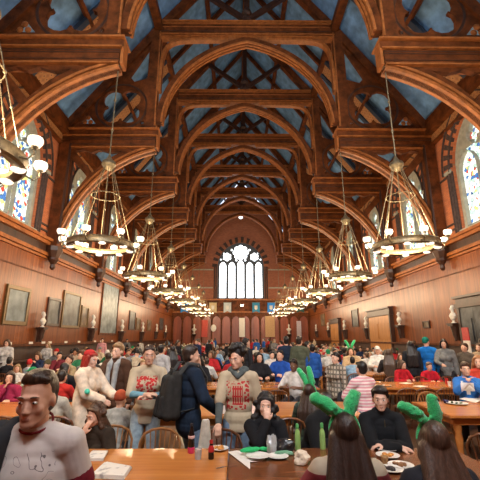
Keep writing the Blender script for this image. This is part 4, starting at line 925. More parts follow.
# 13 woman with green ears in the middle
p13 = figure('woman with upright green ears in dark green plaid, seated behind black padded jacket', (0, 0, 0), R(150), dict(seat=True, lean=.1), True, 0, 'hang', (.035, .018, .012), voxel=.011, top=dict(name='jacket', col=(1, 1, 1), mat=M_GPLAID, d=.03), eyes=False)
ears_band(p13[1], p13[0], ((.15, 1), (.5, 1)), L1=.22, vox=.012, r=.05); place(p13, 309, 384, 5.3)
MID = [  # label, px, py, D, rz, fem, skin, hair, hcol, top colour or material, pose
 ('dark-skinned man in white tee, seated behind the black-haired woman', 293, 359, 8.3, -30, 0, 3, 'short', BK, (.62, .58, .54), dict(seat=True, lean=.18, nod=.25)),
 ('black-haired woman in cream plaid overshirt, standing in profile', 335, 352, 7.55, -58, 1, 4, 'pony', BK, M_PLAID, dict(nod=.1)),
 ('person with dark hair wearing pink and white striped top, from behind', 361, 361, 6.9, 200, 0, 4, 'short', BK, M_PSTR, dict(seat=True, lean=.1)),
 ('woman with brown bob in red sweater at right-hand table', 402, 360, 10.25, 18, 1, 0, 'bob', (.07, .035, .02), (.45, .015, .025), dict(seat=True, lean=.2, nod=.15, yaw=.5)),
 ('short-haired man in red sweater at right-hand table', 429, 362, 10.2, 0, 0, 0, 'short', (.12, .08, .055), (.48, .015, .03), dict(seat=True, lean=.2, nod=.25)),
 ('man in bright blue printed sweatshirt, hands together at the right edge', 464, 362, 7.25, -32, 0, 0, 'swept', (.06, .035, .022), M_BLUEPR, dict(seat=True, handR=(.0, -.30, 1.02), handL=(.06, -.28, 1.02), hdirR=(.6, 0, .8), hdirL=(-.6, 0, .8), yaw=.3)),
 ('person in blue hoodie and green cap, standing near the right wall', 425, 337, 10.75, 150, 0, 0, 'cap', (.01, .16, .12), (.01, .15, .50), dict(yaw=-.5)),
 ('long-haired woman in grey coat, standing by the right wall', 443, 339, 10.5, -30, 1, 0, 'long', BK, (.16, .17, .17), dict(handR=(-.1, -.35, 1.1), nod=.15)),
 ('person in dark coat standing left of the blue hoodie, from behind', 410, 341, 10.75, 170, 1, 0, 'long', BK, (.02, .022, .026), dict()),
 ('standing man in navy jacket, from behind, left of the olive jacket', 286, 336, 10.9, 185, 0, 0, 'short', BK, (.016, .026, .05), dict()),
 ('standing man in olive green jacket, from behind, mid hall', 299, 336, 10.6, 170, 0, 0, 'short', (.03, .02, .014), (.085, .095, .06), dict(yaw=-.4)),
 ('person in bright blue jacket just right of the olive jacket', 312, 344, 10.6, 190, 0, 2, 'short', BK, (.02, .09, .34), dict()),
 ('person in grey sweater hunched on a chair, from behind, left side', 121, 391, 5.25, 165, 0, 0, 'beanie', (.36, .07, .03), (.30, .30, .28), dict(seat=True, lean=.32)),
 ('dark-haired person in magenta sweater eating at the left edge', 11, 371, 7.2, 15, 1, 0, 'bob', (.03, .016, .012), (.27, .02, .06), dict(seat=True, lean=.2, handR=(-.04, -.24, 1.0), hdirR=(.2, .3, 1))),
 ('person in red baseball cap and pale top on the left', 30, 359, 11.15, 150, 0, 0, 'cap', (.50, .03, .03), (.45, .5, .55), dict(seat=True, yaw=.8)),
 ('fair-haired person in white top, left of the red cap', 18, 364, 10.05, 20, 1, 0, 'long', (.30, .20, .10), (.6, .58, .54), dict(seat=True)),
 ('person in green cap and pale green top behind the left man', 33, 367, 8.2, -40, 0, 0, 'cap', (.02, .22, .09), (.4, .5, .4), dict(seat=True)),
 ('person in olive hat behind the left man\'s head', 48, 360, 10.1, 0, 0, 0, 'beanie', (.08, .07, .035), (.5, .47, .40), dict(seat=True)),
 ('person in cream jacket, from behind, half hidden by the left man', 53, 377, 5.35, 200, 0, 0, 'short', BR, (.52, .47, .38), dict(seat=True, lean=.1)),
 ('dark-haired person in red tee, right of the left man\'s head', 63, 370, 7.1, 170, 0, 0, 'short', BK, (.40, .025, .02), dict(seat=True)),
 ('person in tan shirt with brown hair beside the pale pink coat', 70, 355, 10.1, -20, 0, 0, 'short', BR, (.30, .23, .13), dict(seat=True)),
 ('person in white shirt and dark backpack strap, standing mid left', 162, 344, 9.0, 150, 0, 0, 'short', BK, (.42, .42, .42), dict()),
 ('person in maroon top standing by the backpack strap wearer', 173, 346, 10.5, 200, 1, 0, 'long', BK, (.16, .02, .03), dict()),
 ('dark-haired standing man in black jacket behind the curly-haired man', 246, 338, 10.7, 120, 0, 0, 'short', BK, (.02, .02, .024), dict()),
 ('person in black top, seated at table behind the curly-haired man', 259, 352, 9.95, 10, 1, 0, 'long', BK, (.015, .015, .018), dict(seat=True)),
 ('person in bright blue top leaning at the mid hall table', 280, 350, 10.05, -25, 0, 0, 'short', BK, (.02, .08, .36), dict(seat=True, lean=.2)),
 ('person in white cap and white shirt, seated mid right', 377, 345, 13.0, -20, 0, 0, 'cap', (.6, .58, .55), (.62, .62, .6), dict(seat=True)),
 ('woman with very long brown hair, from behind, mid right', 388, 349, 11.3, 160, 1, 0, 'long', (.07, .04, .025), (.04, .035, .035), dict(seat=True)),
 ('person with green ears headband in tan top, mid right', 350, 347, 12.9, 0, 1, 0, 'long', BR, (.46, .33, .19), dict(seat=True)),
 ('standing brown-haired person in dark grey jacket, right edge', 464, 343, 10.4, -60, 0, 0, 'short', BR, (.09, .075, .06), dict(yaw=-.2)),
 ('reddish-haired person in orange-red top at the right edge', 477, 355, 8.0, -30, 1, 4, 'long', (.30, .13, .05), (.45, .05, .03), dict(seat=True)),
 ('person with a tan coat and dark hair at the far right edge', 478, 343, 10.8, -50, 1, 0, 'bob', BR, (.35, .26, .17), dict()),
]
FIGS = []
for lab, px, py, D, rz, fem, sk, hr, hc, tp_, P in MID:
    vx = .012 if D < 8 else .015
    top = dict(name='top', col=tp_ if isinstance(tp_, tuple) else (1, 1, 1), d=.022); 
    if not isinstance(tp_, tuple): top['mat'] = tp_
    if 'tee' in lab: top['sleeve'] = .95
    fg = figure(lab, (0, 0, 0), R(rz), P, bool(fem), sk, hr, hc, top, [M_JEAN, M_BLACKT, M_BLACKT][len(lab) % 3], vx, eyes=abs(rz) < 100 and D < 11, brow=D < 9)
    if 'green ears' in lab: ears_band(fg[1], fg[0], L1=.2, vox=.016)
    place(fg, px, py, D); FIGS.append(fg[0])

# pale coat hung between the navy jacket and the chair
sc_ = at_y(206, 430, 4.34)
dc = thing('hanging_coat', 'pale cream coat hanging over the left edge of the hand-gripped chair', 'coat', (sc_.x, sc_.y, 0))
blob('coat_body', [K((-.05, 0, .50), (-.02, 0, .93), .055, .03), K((.03, .01, .45), (.01, 0, .93), .06, .03), K((0, .03, .48), (0, .02, .9), .05, .035), K((-.02, -.02, .6), (.01, -.02, .92), .025, .02)], .009, [M_CLOTH], dc, 3, (.55, .50, .41))
# ------------------------------------------------------------------ the seated crowd
COLS = {'black': (.016, .016, .020), 'navy': (.014, .024, .06), 'white': (.58, .56, .53), 'red': (.38, .02, .025), 'grey': (.17, .17, .17), 'green': (.03, .17, .08), 'blue': (.02, .10, .36), 'cream': (.50, .42, .31), 'maroon': (.14, .02, .03), 'light blue': (.25, .40, .55), 'pink': (.62, .30, .32), 'brown': (.12, .06, .03)}
CW = [26, 12, 16, 8, 14, 5, 7, 9, 5, 4, 2, 4]
HC = {'black': (.012, .010, .009), 'dark brown': (.035, .02, .013), 'brown': (.09, .05, .028), 'fair': (.32, .22, .11)}
HWT = [36, 30, 20, 14]
SP = [(dict(seat=True, lean=.14, nod=.15), False, 'short'), (dict(seat=True, lean=.2, nod=.1, handR=(-.04, -.24, 1.02), hdirR=(.2, .25, 1), yaw=.4), False, 'swept'), (dict(seat=True, lean=.08, yaw=-.5), True, 'long'), (dict(seat=True, lean=.25, nod=.3, handL=(.05, -.30, .98)), True, 'bob'), (dict(seat=True, lean=.05, yaw=.7, roll=.1), True, 'bun'), (dict(seat=True, lean=.15, yaw=-.35), False, 'curly'), (dict(seat=True, lean=.1, nod=.1), False, 'cap'), (dict(seat=True, lean=.3, nod=.35), False, 'beanie')]
STP = [(dict(), False, 'short'), (dict(handR=(-.1, -.35, 1.1), nod=.15), True, 'long'), (dict(yaw=.6), False, 'swept')]
crng = random.Random(11)
def proto(P, fem, hr, eyes=True): return figure('x', (0, 0, -50), 0, P, fem, 0, hr, HC['black'], dict(name='top', col=(1, 1, 1), d=.022), M_BLACKT, .018, eyes=eyes, brow=0)
PR = [proto(*a) for a in SP]; PS = [proto(*a) for a in STP]; PUSED = set()
ALLP = [(o.location.x, o.location.y) for o in C.objects if o.get('category') == 'person' and o.location.z > -10]
def person_copy(pf, loc, rz, scale, colour, hcol, skin, label, group):
    root = pf[0]
    if root.name in PUSED: o = dup(root, loc, rz, label, group, scale)
    else:
        o = root; PUSED.add(root.name); o.location = loc; o.rotation_euler = (0, 0, rz); o.scale = (scale,) * 3; o['label'] = label; o['group'] = group
        if root.name not in KIDS:
            KIDS[root.name] = list(root.children)
            for c in KIDS[root.name]: KIDS[c.name] = list(c.children)
    for c in (KIDS[root.name] if o is root else [q for q in o.children]):
        n = c.name.split('.')[0]
        if n == 'top': c.color = (*COLS[colour], 1)
        elif n in ('hair',): c.color = (*HC[hcol], 1)
        elif n in ('cap', 'beanie'): c.color = (*hcol, 1)
        elif n == 'body':
            c.material_slots[0].link = 'OBJECT'; c.material_slots[0].material = skin_mat(skin)
    return o
SNAME = {'short': 'short {h} hair', 'swept': 'swept {h} hair', 'long': 'long {h} hair', 'bob': '{h} bob', 'bun': '{h} hair bun', 'curly': 'curly {h} hair', 'cap': '{h} cap', 'beanie': '{h} knit hat'}
CAPC = {'red': (.42, .02, .02), 'green': (.02, .24, .10), 'grey': (.2, .2, .2), 'white': (.6, .58, .56), 'black': (.02, .02, .02)}
def crowd(x, y, rz, seated, where, far, prob=1):
    if crng.random() > prob: return
    if min((x - a) ** 2 + (y - b) ** 2 for a, b in ALLP) < .58 ** 2: return
    px, py = proj((x, y, 1.2))
    if px < -4 or px > 484: return
    lst, pl_ = (SP, PR) if seated else (STP, PS); i = crng.randrange(len(lst)); 
    if i >= 6 and crng.random() < .5: i -= 6
    st = lst[i][2]; col = crng.choices(list(COLS), CW)[0]
    if st in ('cap', 'beanie'): hn = crng.choice(list(CAPC)); hc = CAPC[hn]
    else: hn = hc = crng.choices(list(HC), HWT)[0]
    sk = crng.choices([0, 4, 1, 2, 3], [40, 25, 18, 10, 7])[0]; back = abs(rz) > 2
    lab = 'person in %s top, %s, %s, %s' % (col, SNAME[st].format(h=hn), 'seen from behind' if back else 'facing camera' if abs(rz) < 1 else 'seen in profile', where)
    person_copy(pl_[i], (x, y, 0), rz + crng.uniform(-.25, .25), crng.uniform(.93, 1.04), col, hc, sk, lab, lab.replace('person', 'people', 1)); ALLP.append((x, y))
for ri in range(1, 15):
    y = ROWS[ri]
    for b, lst in BLK.items():
        for x, L_ in lst:
            for k in range(4 if b != 'centre' else 4):
                for sd in (-1, 1):
                    xx = x - 1.05 + .7 * k + crng.uniform(-.06, .06)
                    if b == 'right' and sd < 0 and ri <= 2 : continue
                    if b == 'right' and ri == 1: continue
                    if b == 'centre' and (ri == 1 or (ri == 2 and sd < 0)): continue
                    if b == 'left' and ri == 1 and x > -5: continue
                    pr = .8 if ri <= 5 else (.42 if ri <= 8 else .24)
                    if b == 'right' and ri == 2: pr = .35
                    wh = '%s row, %s block' % (ORD[ri], b) if ri <= 6 else 'far %s crowd' % b
                    crowd(xx, y + sd * .86 + crng.uniform(-.05, .05), PI if sd < 0 else 0, True, wh, ri > 6, pr)
for k in range(44):
    ax = crng.choice([(-2.75, .3), (2.0, .2), (0, 7.5), (-8.4, .2), (8.3, .2)]); 
    ri = crng.randrange(3, 14); yy = ROWS[ri] + 1.45
    crowd(ax[0] + crng.uniform(-ax[1], ax[1]), yy, crng.choice([0, PI, 1.2, -1.2]), False, 'standing far off' if ri > 4 else 'standing behind %s row' % ORD[ri], ri > 4)
for o in [o for o in C.objects if o.get('category') == 'person' and o.location.z < -10]:
    for c in list(o.children): bpy.data.objects.remove(c)
    bpy.data.objects.remove(o)
# ------------------------------------------------------------------ things on the tables
TT = TH + .001
M_CHINA = plain('white_china', (.74, .72, .68), .25, var=.03); M_PAPER = plain('paper_white', (.74, .71, .65), .8, var=.06, scale=20)
M_FOOD = {n: plain('food_' + n, c, .6, var=.35, scale=40, bmp=.5) for n, c in (('orange', (.60, .24, .04)), ('brown', (.24, .10, .035)), ('green', (.03, .07, .02)), ('dark', (.03, .02, .02)), ('tan', (.45, .27, .12)))}
M_FELT = plain('green_felt', (.02, .42, .13), .95, var=.15, scale=40); M_COLA = plain('cola_dark', (.012, .006, .005), .1); M_PINK = plain('pink_label', (.62, .03, .12), .4, var=.1)
M_REDL = plain('red_label', (.45, .02, .02), .4); M_GRB = plain('lime_bottle', (.30, .52, .16), .3, var=.12); M_GRCAP = plain('green_cap', (.10, .40, .12), .4)
M_STEEL = plain('steel', (.55, .53, .50), .25, .9, var=.05); M_BLKP = plain('black_plastic', (.02, .02, .022), .25, var=.3, scale=30); M_BLUEC = plain('navy_cup', (.02, .03, .14), .3)
def clear_mat():
    m, nt, b = nodes('clear_film'); b.inputs['Base Color'].default_value = (.8, .82, .82, 1); b.inputs['Roughness'].default_value = .12; b.inputs['Alpha'].default_value = .38; b.inputs['Specular IOR Level'].default_value = .9
    return m
M_CLEAR = clear_mat()
def tpx(px, py, z=TT): p = at_z(px, py, z); return Vector((p.x, p.y, z))
PLATE = [(.0, .004), (.05, .004), (.062, .008), (.085, .018), (.088, .021), (.084, .022), (.06, .012), (.0, .009)]
plate_me = None
def plate(loc, label, r=1.0, food=None, group=None, nm='plate'):
    global plate_me
    t = thing(nm, label, 'plate', loc, 0, group)
    if plate_me is None: o = MB().lathe(PLATE, 24).build('dish', M_CHINA, t, True); plate_me = o.data
    else: o = link('dish', plate_me, t)
    o.scale = (r, r, 1)
    if food:
        rr = random.Random(int(abs(loc[0] * 1e4))); b = MB()
        for k in range(7): b.ball((rr.uniform(-.036, .036) * r, rr.uniform(-.03, .03) * r, .020), (rr.uniform(.014, .026), rr.uniform(.014, .024), rr.uniform(.008, .018)), 8, 6)
        b.build('food', M_FOOD[food], t, True)
    return t
def sheet(name, label, cat, pts, mat, th=.004, rumple=.0, group=None):         # flat paper cut to an outline, slightly rumpled
    c = sum((Vector(p) for p in pts), Vector()) / len(pts); t = MB(); t.plate([(p[0] - c.x, p[1] - c.y) for p in pts], (), th, Matrix.Rotation(PI / 2, 4, 'X') @ Matrix.Scale(-1, 4, (0, 1, 0)))
    vs = [(x, y, 0) for x, y, z in t.v]
    m = MB(); n = len(pts); o2 = [Vector((p[0] - c.x, p[1] - c.y, 0)) for p in pts]; tri = tessellate_polygon([o2]); rr = random.Random(len(label))
    h = [rr.uniform(0, rumple) for _ in o2]
    m.add([p + Vector((0, 0, q)) for p, q in zip(o2, h)] + [p + Vector((0, 0, q + th)) for p, q in zip(o2, h)], [tuple(q[::-1]) for q in tri] + [tuple(i + n for i in q) for q in tri] + [(i, (i + 1) % n, (i + 1) % n + n, i + n) for i in range(n)])
    o = m.build(name, mat); o.location = c; return tag(o, label, cat, group)
def lathe_thing(name, label, cat, loc, parts, group=None, n=18):
    t = thing(name, label, cat, loc, 0, group)
    for pn, prof, mat in parts: MB().lathe(prof, n).build(pn, mat, t, True)
    return t
# cola bottle, cup, sauce bottle, plate, fork
lathe_thing('cola_bottle', 'tall dark cola bottle with pink base band on the front table', 'bottle', tpx(191, 453), [('body', [(.030, .052), (.033, .08), (.029, .12), (.031, .15), (.018, .20), (.013, .225), (.013, .235)], M_COLA), ('base_band', [(.0, 0), (.028, 0), (.032, .006), (.0335, .05), (.03, .053)], M_PINK), ('cap', [(.0145, .235), (.0145, .255), (.012, .258), (0, .258)], M_BLKP), ('label', [(.0322, .135), (.0322, .15), (.030, .153), (.0305, .128)], plain('label_pale', (.7, .45, .42), .5))])
lathe_thing('drinking_glass', 'short glass of dark drink beside the cola bottle', 'glass', tpx(198, 459), [('glass', [(.0, 0), (.028, 0), (.034, .085), (.031, .085), (.026, .006), (0, .006)], M_CLEAR), ('drink', [(0, .007), (.0255, .007), (.030, .065), (0, .065)], M_COLA)])
lathe_thing('sauce_bottle', 'small dark sauce bottle with red and white top', 'bottle', tpx(211, 459), [('body', [(0, 0), (.024, 0), (.026, .01), (.026, .085), (.015, .115), (.013, .125)], M_COLA), ('red_label', [(.0268, .06), (.0268, .085), (.020, .105), (.0175, .112)], M_REDL), ('cap', [(.014, .125), (.016, .128), (.016, .155), (.0, .158)], M_REDL)])
plate(tpx(219, 450), 'white plate of yellow rice by the hand-gripped chair', 1.05, 'orange')
f = MB().bar((0, 0, .004), (.13, 0, .006), .006, .003, (0, 0, 1)).bar((.13, 0, .006), (.16, 0, .004), .018, .003, (0, 0, 1))
for k in range(4): f.bar((.158, -.0075 + .005 * k, .004), (.20, -.0075 + .005 * k, .005), .0025, .002, (0, 0, 1))
fo = f.build('fork', M_STEEL); fo.location = tpx(237, 465); d = tpx(211, 470) - tpx(237, 465); fo.rotation_euler = (0, 0, math.atan2(d.y, d.x)); tag(fo, 'steel fork lying beside the paper pennant', 'fork')
q = lambda *pp: [tpx(x, y) for x, y in pp]
sheet('paper_pennant', 'white triangular paper pennant under green felt on front table', 'paper', q((228, 453), (250, 469.5), (250, 463), (262, 462), (266, 458), (252, 453), (237, 451)), M_PAPER, .003, .008)
plate(tpx(258, 459) + Vector((0, 0, .012)), 'white paper plate under the green felt ears', 1.25)
plate(tpx(278, 458), 'white paper plate between the pennant and napkin', 1.1)
def felt(label, c, a, L_, w):
    t = thing('felt_ears', label, 'headband', c, a)
    blob('ear', [E((0, 0, .022), (L_ / 2, w, .018)), E((L_ * .28, w * .5, .026), (L_ / 4, w * .8, .016))], .006, [M_FELT], t, 2); blob('ear', [E((-.02, w * 1.1, .024), (L_ / 2.3, w * .7, .016), Matrix.Rotation(.35, 3, 'Z'))], .006, [M_FELT], t, 2); return t
felt('folded green felt ears lying on the white pennant', tpx(250, 456) + Vector((0, 0, .026)), .35, .20, .028); felt('green felt scrap behind the paper plates', tpx(265, 452), .1, .10, .024)
def crumple(name, label, cat, loc, r, mat, seed, amp=.35, sub=3):
    bm = bmesh.new(); bmesh.ops.create_icosphere(bm, subdivisions=sub, radius=1); rr = random.Random(seed); fac = [Vector((rr.gauss(0, 1), rr.gauss(0, 1), rr.gauss(0, 1))).normalized() for _ in range(26)]
    for v in bm.verts:
        k = min(1.0, min((1 - amp * .9 * max(0, v.co.dot(fv)) ** 6) for fv in fac)) + rr.uniform(-.05, .05); v.co = Vector((v.co.x * r[0] * k, v.co.y * r[1] * k, max(-.0, (v.co.z * k + .55) * r[2])))
    me = bpy.data.meshes.new(name); bm.to_mesh(me); bm.free(); me.materials.append(mat); o = link(name, me); o.location = loc; return tag(o, label, cat)
crumple('plastic_bag', 'crumpled clear plastic bag in front of black-sweater woman', 'bag', tpx(272, 453), (.065, .06, .12), M_CLEAR, 3)
crumple('black_bag', 'glossy crumpled black bag on front table', 'bag', tpx(286, 451), (.115, .08, .085), M_BLKP, 5)
crumple('green_bag', 'flattened pale green plastic bag before the black bag', 'bag', tpx(284, 455), (.10, .04, .03), plain('sage_plastic', (.14, .33, .20), .4), 6)
crumple('napkin', 'crumpled cream paper napkin by the lime bottles', 'napkin', tpx(302, 463), (.105, .095, .075), plain('napkin_paper', (.66, .57, .45), .9, bmp=.3), 8, .5)
for px, py, lab in ((298, 450, 'lime green drink bottle left of the bent black jacket'), (323, 449, 'lime green drink bottle before the bent black jacket')):
    lathe_thing('lime_bottle', lab, 'bottle', tpx(px, py), [('body', [(0, 0), (.026, 0), (.028, .008), (.027, .13), (.022, .16), (.014, .18), (.013, .19)], M_GRB), ('cap', [(.016, .19), (.017, .195), (.016, .225), (.010, .235), (0, .236)], M_GRCAP)])
plate(tpx(387, 450), 'empty white plate nearest the young man in black sweater', 1.25); plate(tpx(388, 457), 'white plate of orange food, right foreground', 1.2, 'orange'); plate(tpx(401, 467), 'white plate of brown pastry by the lower right woman\'s hand', 1.2, 'brown'); plate(tpx(391, 471), 'white plate with dark leftovers at lower right', 1.15, 'dark')
lathe_thing('paper_cup', 'small tan cup between the right foreground plates', 'cup', tpx(385, 463), [('cup', [(0, 0), (.024, 0), (.034, .055), (.031, .055), (.022, .005), (0, .005)], M_FOOD['tan'])])
def book(label, pts, n, nm='newspaper'):
    t = thing(nm, label, 'newspaper', (0, 0, 0)); c = sum(pts, Vector()) / 4; t.location = c
    for k in range(n):
        s = 1 - .04 * k; m = MB(); vs = [(p - c) * s + Vector((.004 * k, -.003 * k, .005 * k)) for p in pts]; up = Vector((0, 0, .0045))
        m.add(vs + [v + up for v in vs], [(3, 2, 1, 0), (4, 5, 6, 7), (0, 1, 5, 4), (1, 2, 6, 5), (2, 3, 7, 6), (3, 0, 4, 7)]).build('page', M_PRINT, t)
def print_mat():
    m, nt, b = nodes('newsprint'); tc = N(nt, 'ShaderNodeTexCoord'); v = N(nt, 'ShaderNodeTexNoise', Scale=16.0, Detail=3.0); L(nt, tc, 'Object', v, 'Vector')
    r = ramp(nt, [(0.36, (.35, .33, .31)), (.46, (.68, .64, .58)), (1, (.74, .70, .64))]); L(nt, v, 'Fac', r, 'Fac'); L(nt, r, 'Color', b, 'Base Color'); b.inputs['Roughness'].default_value = .8; return m
M_PRINT = print_mat()
book('open white magazine on the table before the curly brown-haired woman', q((91, 452), (108, 452), (103, 461), (86, 461)), 4, 'magazine'); book('folded newspaper stack at the near left table corner', q((104, 463), (132, 468), (124, 480), (88, 478)), 5)
# right-hand table and the tables behind
plate(tpx(457, 404), 'large plate of dark salad on the blue sweatshirt man\'s table', 1.9, 'green'); lathe_thing('small_bowl', 'small navy bowl left of the salad plate', 'bowl', tpx(446, 403), [('bowl', [(0, 0), (.03, 0), (.05, .045), (.046, .045), (.028, .006), (0, .006)], M_BLUEC)])
sheet('paper_sheet', 'white paper sheet before the man in blue sweatshirt', 'paper', q((459, 399), (470, 396.5), (484, 399), (476, 403)), M_PAPER, .003, .004)
lathe_thing('drink_carton', 'red drink cup on the table of the red-sweater pair', 'cup', tpx(447, 384), [('cup', [(0, 0), (.032, 0), (.042, .13), (.04, .13), (.03, .006), (0, .006)], M_REDL)])
prng = random.Random(5); pl_n = 0
for ri in (1, 2, 3, 4):
    for b, lst in BLK.items():
        for x, L_ in lst:
            for k in range(4):
                for sd in (-1, 1):
                    if prng.random() < .25 or (b == 'right' and ri == 1): continue
                    p = Vector((x - 1.05 + .7 * k + prng.uniform(-.1, .1), ROWS[ri] + sd * .33 + prng.uniform(-.08, .08), TT)); u, v = proj(p)
                    if not -3 < u < 483: continue
                    g = '%s row table, %s block' % (ORD[ri], b); r = prng.random()
                    if r < .6: plate(p, 'white plate with %s food on the %s' % ('brown' if k % 2 else 'orange', g), 1.2, 'brown' if k % 2 else 'orange', '%s plates on the %s' % ('brown-food' if k % 2 else 'orange-food', g))
                    elif r < .82: lathe_thing('cup', 'white paper cup on the ' + g, 'cup', p, [('cup', [(0, 0), (.027, 0), (.037, .1), (.034, .1), (.025, .006), (0, .006)], M_PAPER)], 'paper cups on the ' + g, 12)
                    else:
                        a = prng.uniform(-.5, .5); w_ = [Vector((i * .13, j * .1, 0)) for i, j in ((-1, -1), (1, -1), (1, 1), (-1, 1))]; sheet('paper_sheet', 'white paper sheet on the ' + g, 'paper', [p + Matrix.Rotation(a, 3, 'Z') @ v_ for v_ in w_], M_PAPER, .003, .0, 'paper sheets on the ' + g)

# ------------------------------------------------------------------ things on the walls
def canvas(name, c1, c2):
    m, nt, b = nodes(name); tc = N(nt, 'ShaderNodeTexCoord'); v = N(nt, 'ShaderNodeTexNoise', Scale=2.2, Detail=5.0); L(nt, tc, 'Object', v, 'Vector'); r = ramp(nt, [(.35, c1), (.65, c2)]); L(nt, v, 'Fac', r, 'Fac'); L(nt, r, 'Color', b, 'Base Color'); b.inputs['Roughness'].default_value = .42; b.inputs['Specular IOR Level'].default_value = .3; return m
M_CAN = [canvas('canvas_dark', (.015, .017, .02), (.09, .105, .115)), canvas('canvas_grey', (.06, .09, .105), (.20, .25, .27)), canvas('canvas_brown', (.05, .03, .02), (.25, .17, .10))]
def picture(label, sx, px0, px1, py0, py1, frame, can, fw_=.10):
    X = sx * (HW - .08); a, b = at_x(px0, (py0 + py1) / 2, X), at_x(px1, (py0 + py1) / 2, X); y0, y1 = min(a.y, b.y), max(a.y, b.y); yc = (y0 + y1) / 2
    pm = (px0 + px1) / 2; zt, zb = at_x(pm, py0, X).z, at_x(pm, py1, X).z; w_, h = y1 - y0, zt - zb
    t = thing('framed_picture', label, 'picture', (sx * (HW - .06), yc, zb))
    M = Matrix.Rotation(PI / 2, 4, 'Z')
    MB().plate([(-w_ / 2, 0), (w_ / 2, 0), (w_ / 2, h), (-w_ / 2, h)], [[(-w_ / 2 + fw_, fw_), (w_ / 2 - fw_, fw_), (w_ / 2 - fw_, h - fw_), (-w_ / 2 + fw_, h - fw_)]], .12, M).build('frame', frame, t, bevel=.015)
    MB().box((0, 0, h / 2), (.05, w_ - fw_ * 1.8, h - fw_ * 1.8)).build('canvas', can, t)
picture('gold framed portrait, leftmost on the left wall', -1, 4, 28.5, 286, 325, M_GOLD, M_CAN[1], .14)
picture('small dark framed picture beside the first bust, left wall', -1, 46.6, 60, 298, 326, W_DARK, M_CAN[0])
picture('large dark and gold framed picture between the two near left busts', -1, 62, 80, 292, 328, M_GOLD, M_CAN[0], .12)
picture('small gold framed picture just left of the second bust', -1, 80.5, 88, 306, 327, M_GOLD, M_CAN[2])
picture('very tall pale full-length portrait on the left wall', -1, 101, 118, 281, 335, W_TRUSS, M_CAN[1], .12)
picture('dark framed picture beyond the tall portrait, left wall', -1, 129, 135, 311, 330, W_DARK, M_CAN[0]); picture('small gilt picture far along the left wall', -1, 136, 140, 318, 330, M_GOLD, M_CAN[2]); picture('narrow gilt picture between far left busts', -1, 147, 151, 320, 331, M_GOLD, M_CAN[2]); picture('dark picture near the far end of the left wall', -1, 159.5, 163, 318, 330, W_DARK, M_CAN[0])
picture('dark tall framed picture on the right wall beyond the doorway', 1, 352, 358.5, 309, 327, W_DARK, M_CAN[0]); picture('small gilt picture far along the right wall', 1, 321, 325, 314, 326, M_GOLD, M_CAN[2]); picture('small dark plaque on the right wall panelling', 1, 423.5, 430, 321, 328, W_DARK, M_CAN[2], .06)
def bust(label, blabel, sx, px, pyc, hpx):
    X = sx * (HW - .28); c = at_x(px, pyc, X); sc = hpx / 370 * ((c - CAM).dot(_fw)) / .80; z0 = c.z - .40 * sc
    t = thing('bust', label, 'bust', (X, c.y, z0), -sx * PI / 2 + (PI if False else 0)); t.scale = (sc,) * 3
    # marble head and draped shoulders on a turned socle
    H = Matrix.Translation((0, 0, .50)); ps = [E((0, 0, .30), (.22, .12, .11)), E((0, -.01, .22), (.15, .10, .10)), K((-.1, 0, .38), (.1, 0, .38), .06, .06), K((0, 0, .36), (0, 0, .54), .06, .058)]
    ps += [xf(p, H) for p in (E((0, .02, .145), (.074, .093, .100)), E((0, -.02, .10), (.063, .072, .085)), E((0, -.03, .055), (.051, .058, .047)), K((0, -.086, .128), (0, -.108, .088), .011, .014), E((0, .035, .165), (.088, .10, .10)))]
    blob('marble', ps, .014, [M_PLASTER], t, 2)
    MB().lathe([(.10, 0), (.10, .03), (.06, .05), (.05, .10), (.09, .15), (.07, .17)], 14).build('socle', M_PLASTER, t, True)
    b = thing('wall_bracket', blabel, 'bracket', (X, c.y, z0 - .72 * sc)); b.scale = (sc,) * 3
    MB().box((0, 0, .69), (.42, .46, .06)).box((0, 0, .63), (.36, .40, .06)).build('shelf', W_DARK, b)
    MB().lathe([(.02, 0), (.07, .05), (.06, .1), (.12, .25), (.11, .32), (.17, .6)], 10).box((sx * .1, 0, .35), (.14, .24, .66)).build('console', W_DARK, b, True)
BN = [('nearest', 43.4, 319, 16), ('second', 93.5, 321, 14), ('third', 122.5, 325, 12), ('fourth', 143, 326.5, 10), ('fifth', 157, 327.5, 8), ('farthest', 166, 328.5, 7)]
for n_, px, py, h in BN: bust('%s white marble bust along the left wall' % n_, 'dark wooden bracket under the %s left wall bust' % n_, -1, px, py, h)
BN = [('nearest', 452.5, 313.5, 19), ('second', 398.7, 318, 14), ('third', 365.5, 322, 12), ('fourth', 344, 324.5, 10), ('fifth', 328, 326, 8), ('farthest', 316, 327.5, 7)]
for n_, px, py, h in BN: bust('%s white marble bust along the right wall' % n_, 'dark wooden bracket under the %s right wall bust' % n_, 1, px, py, h)
W_DOOR = wood('golden_door', (.36, .15, .04), (.55, .25, .07), .35, (1, 1, .1), 6)
dn = 0
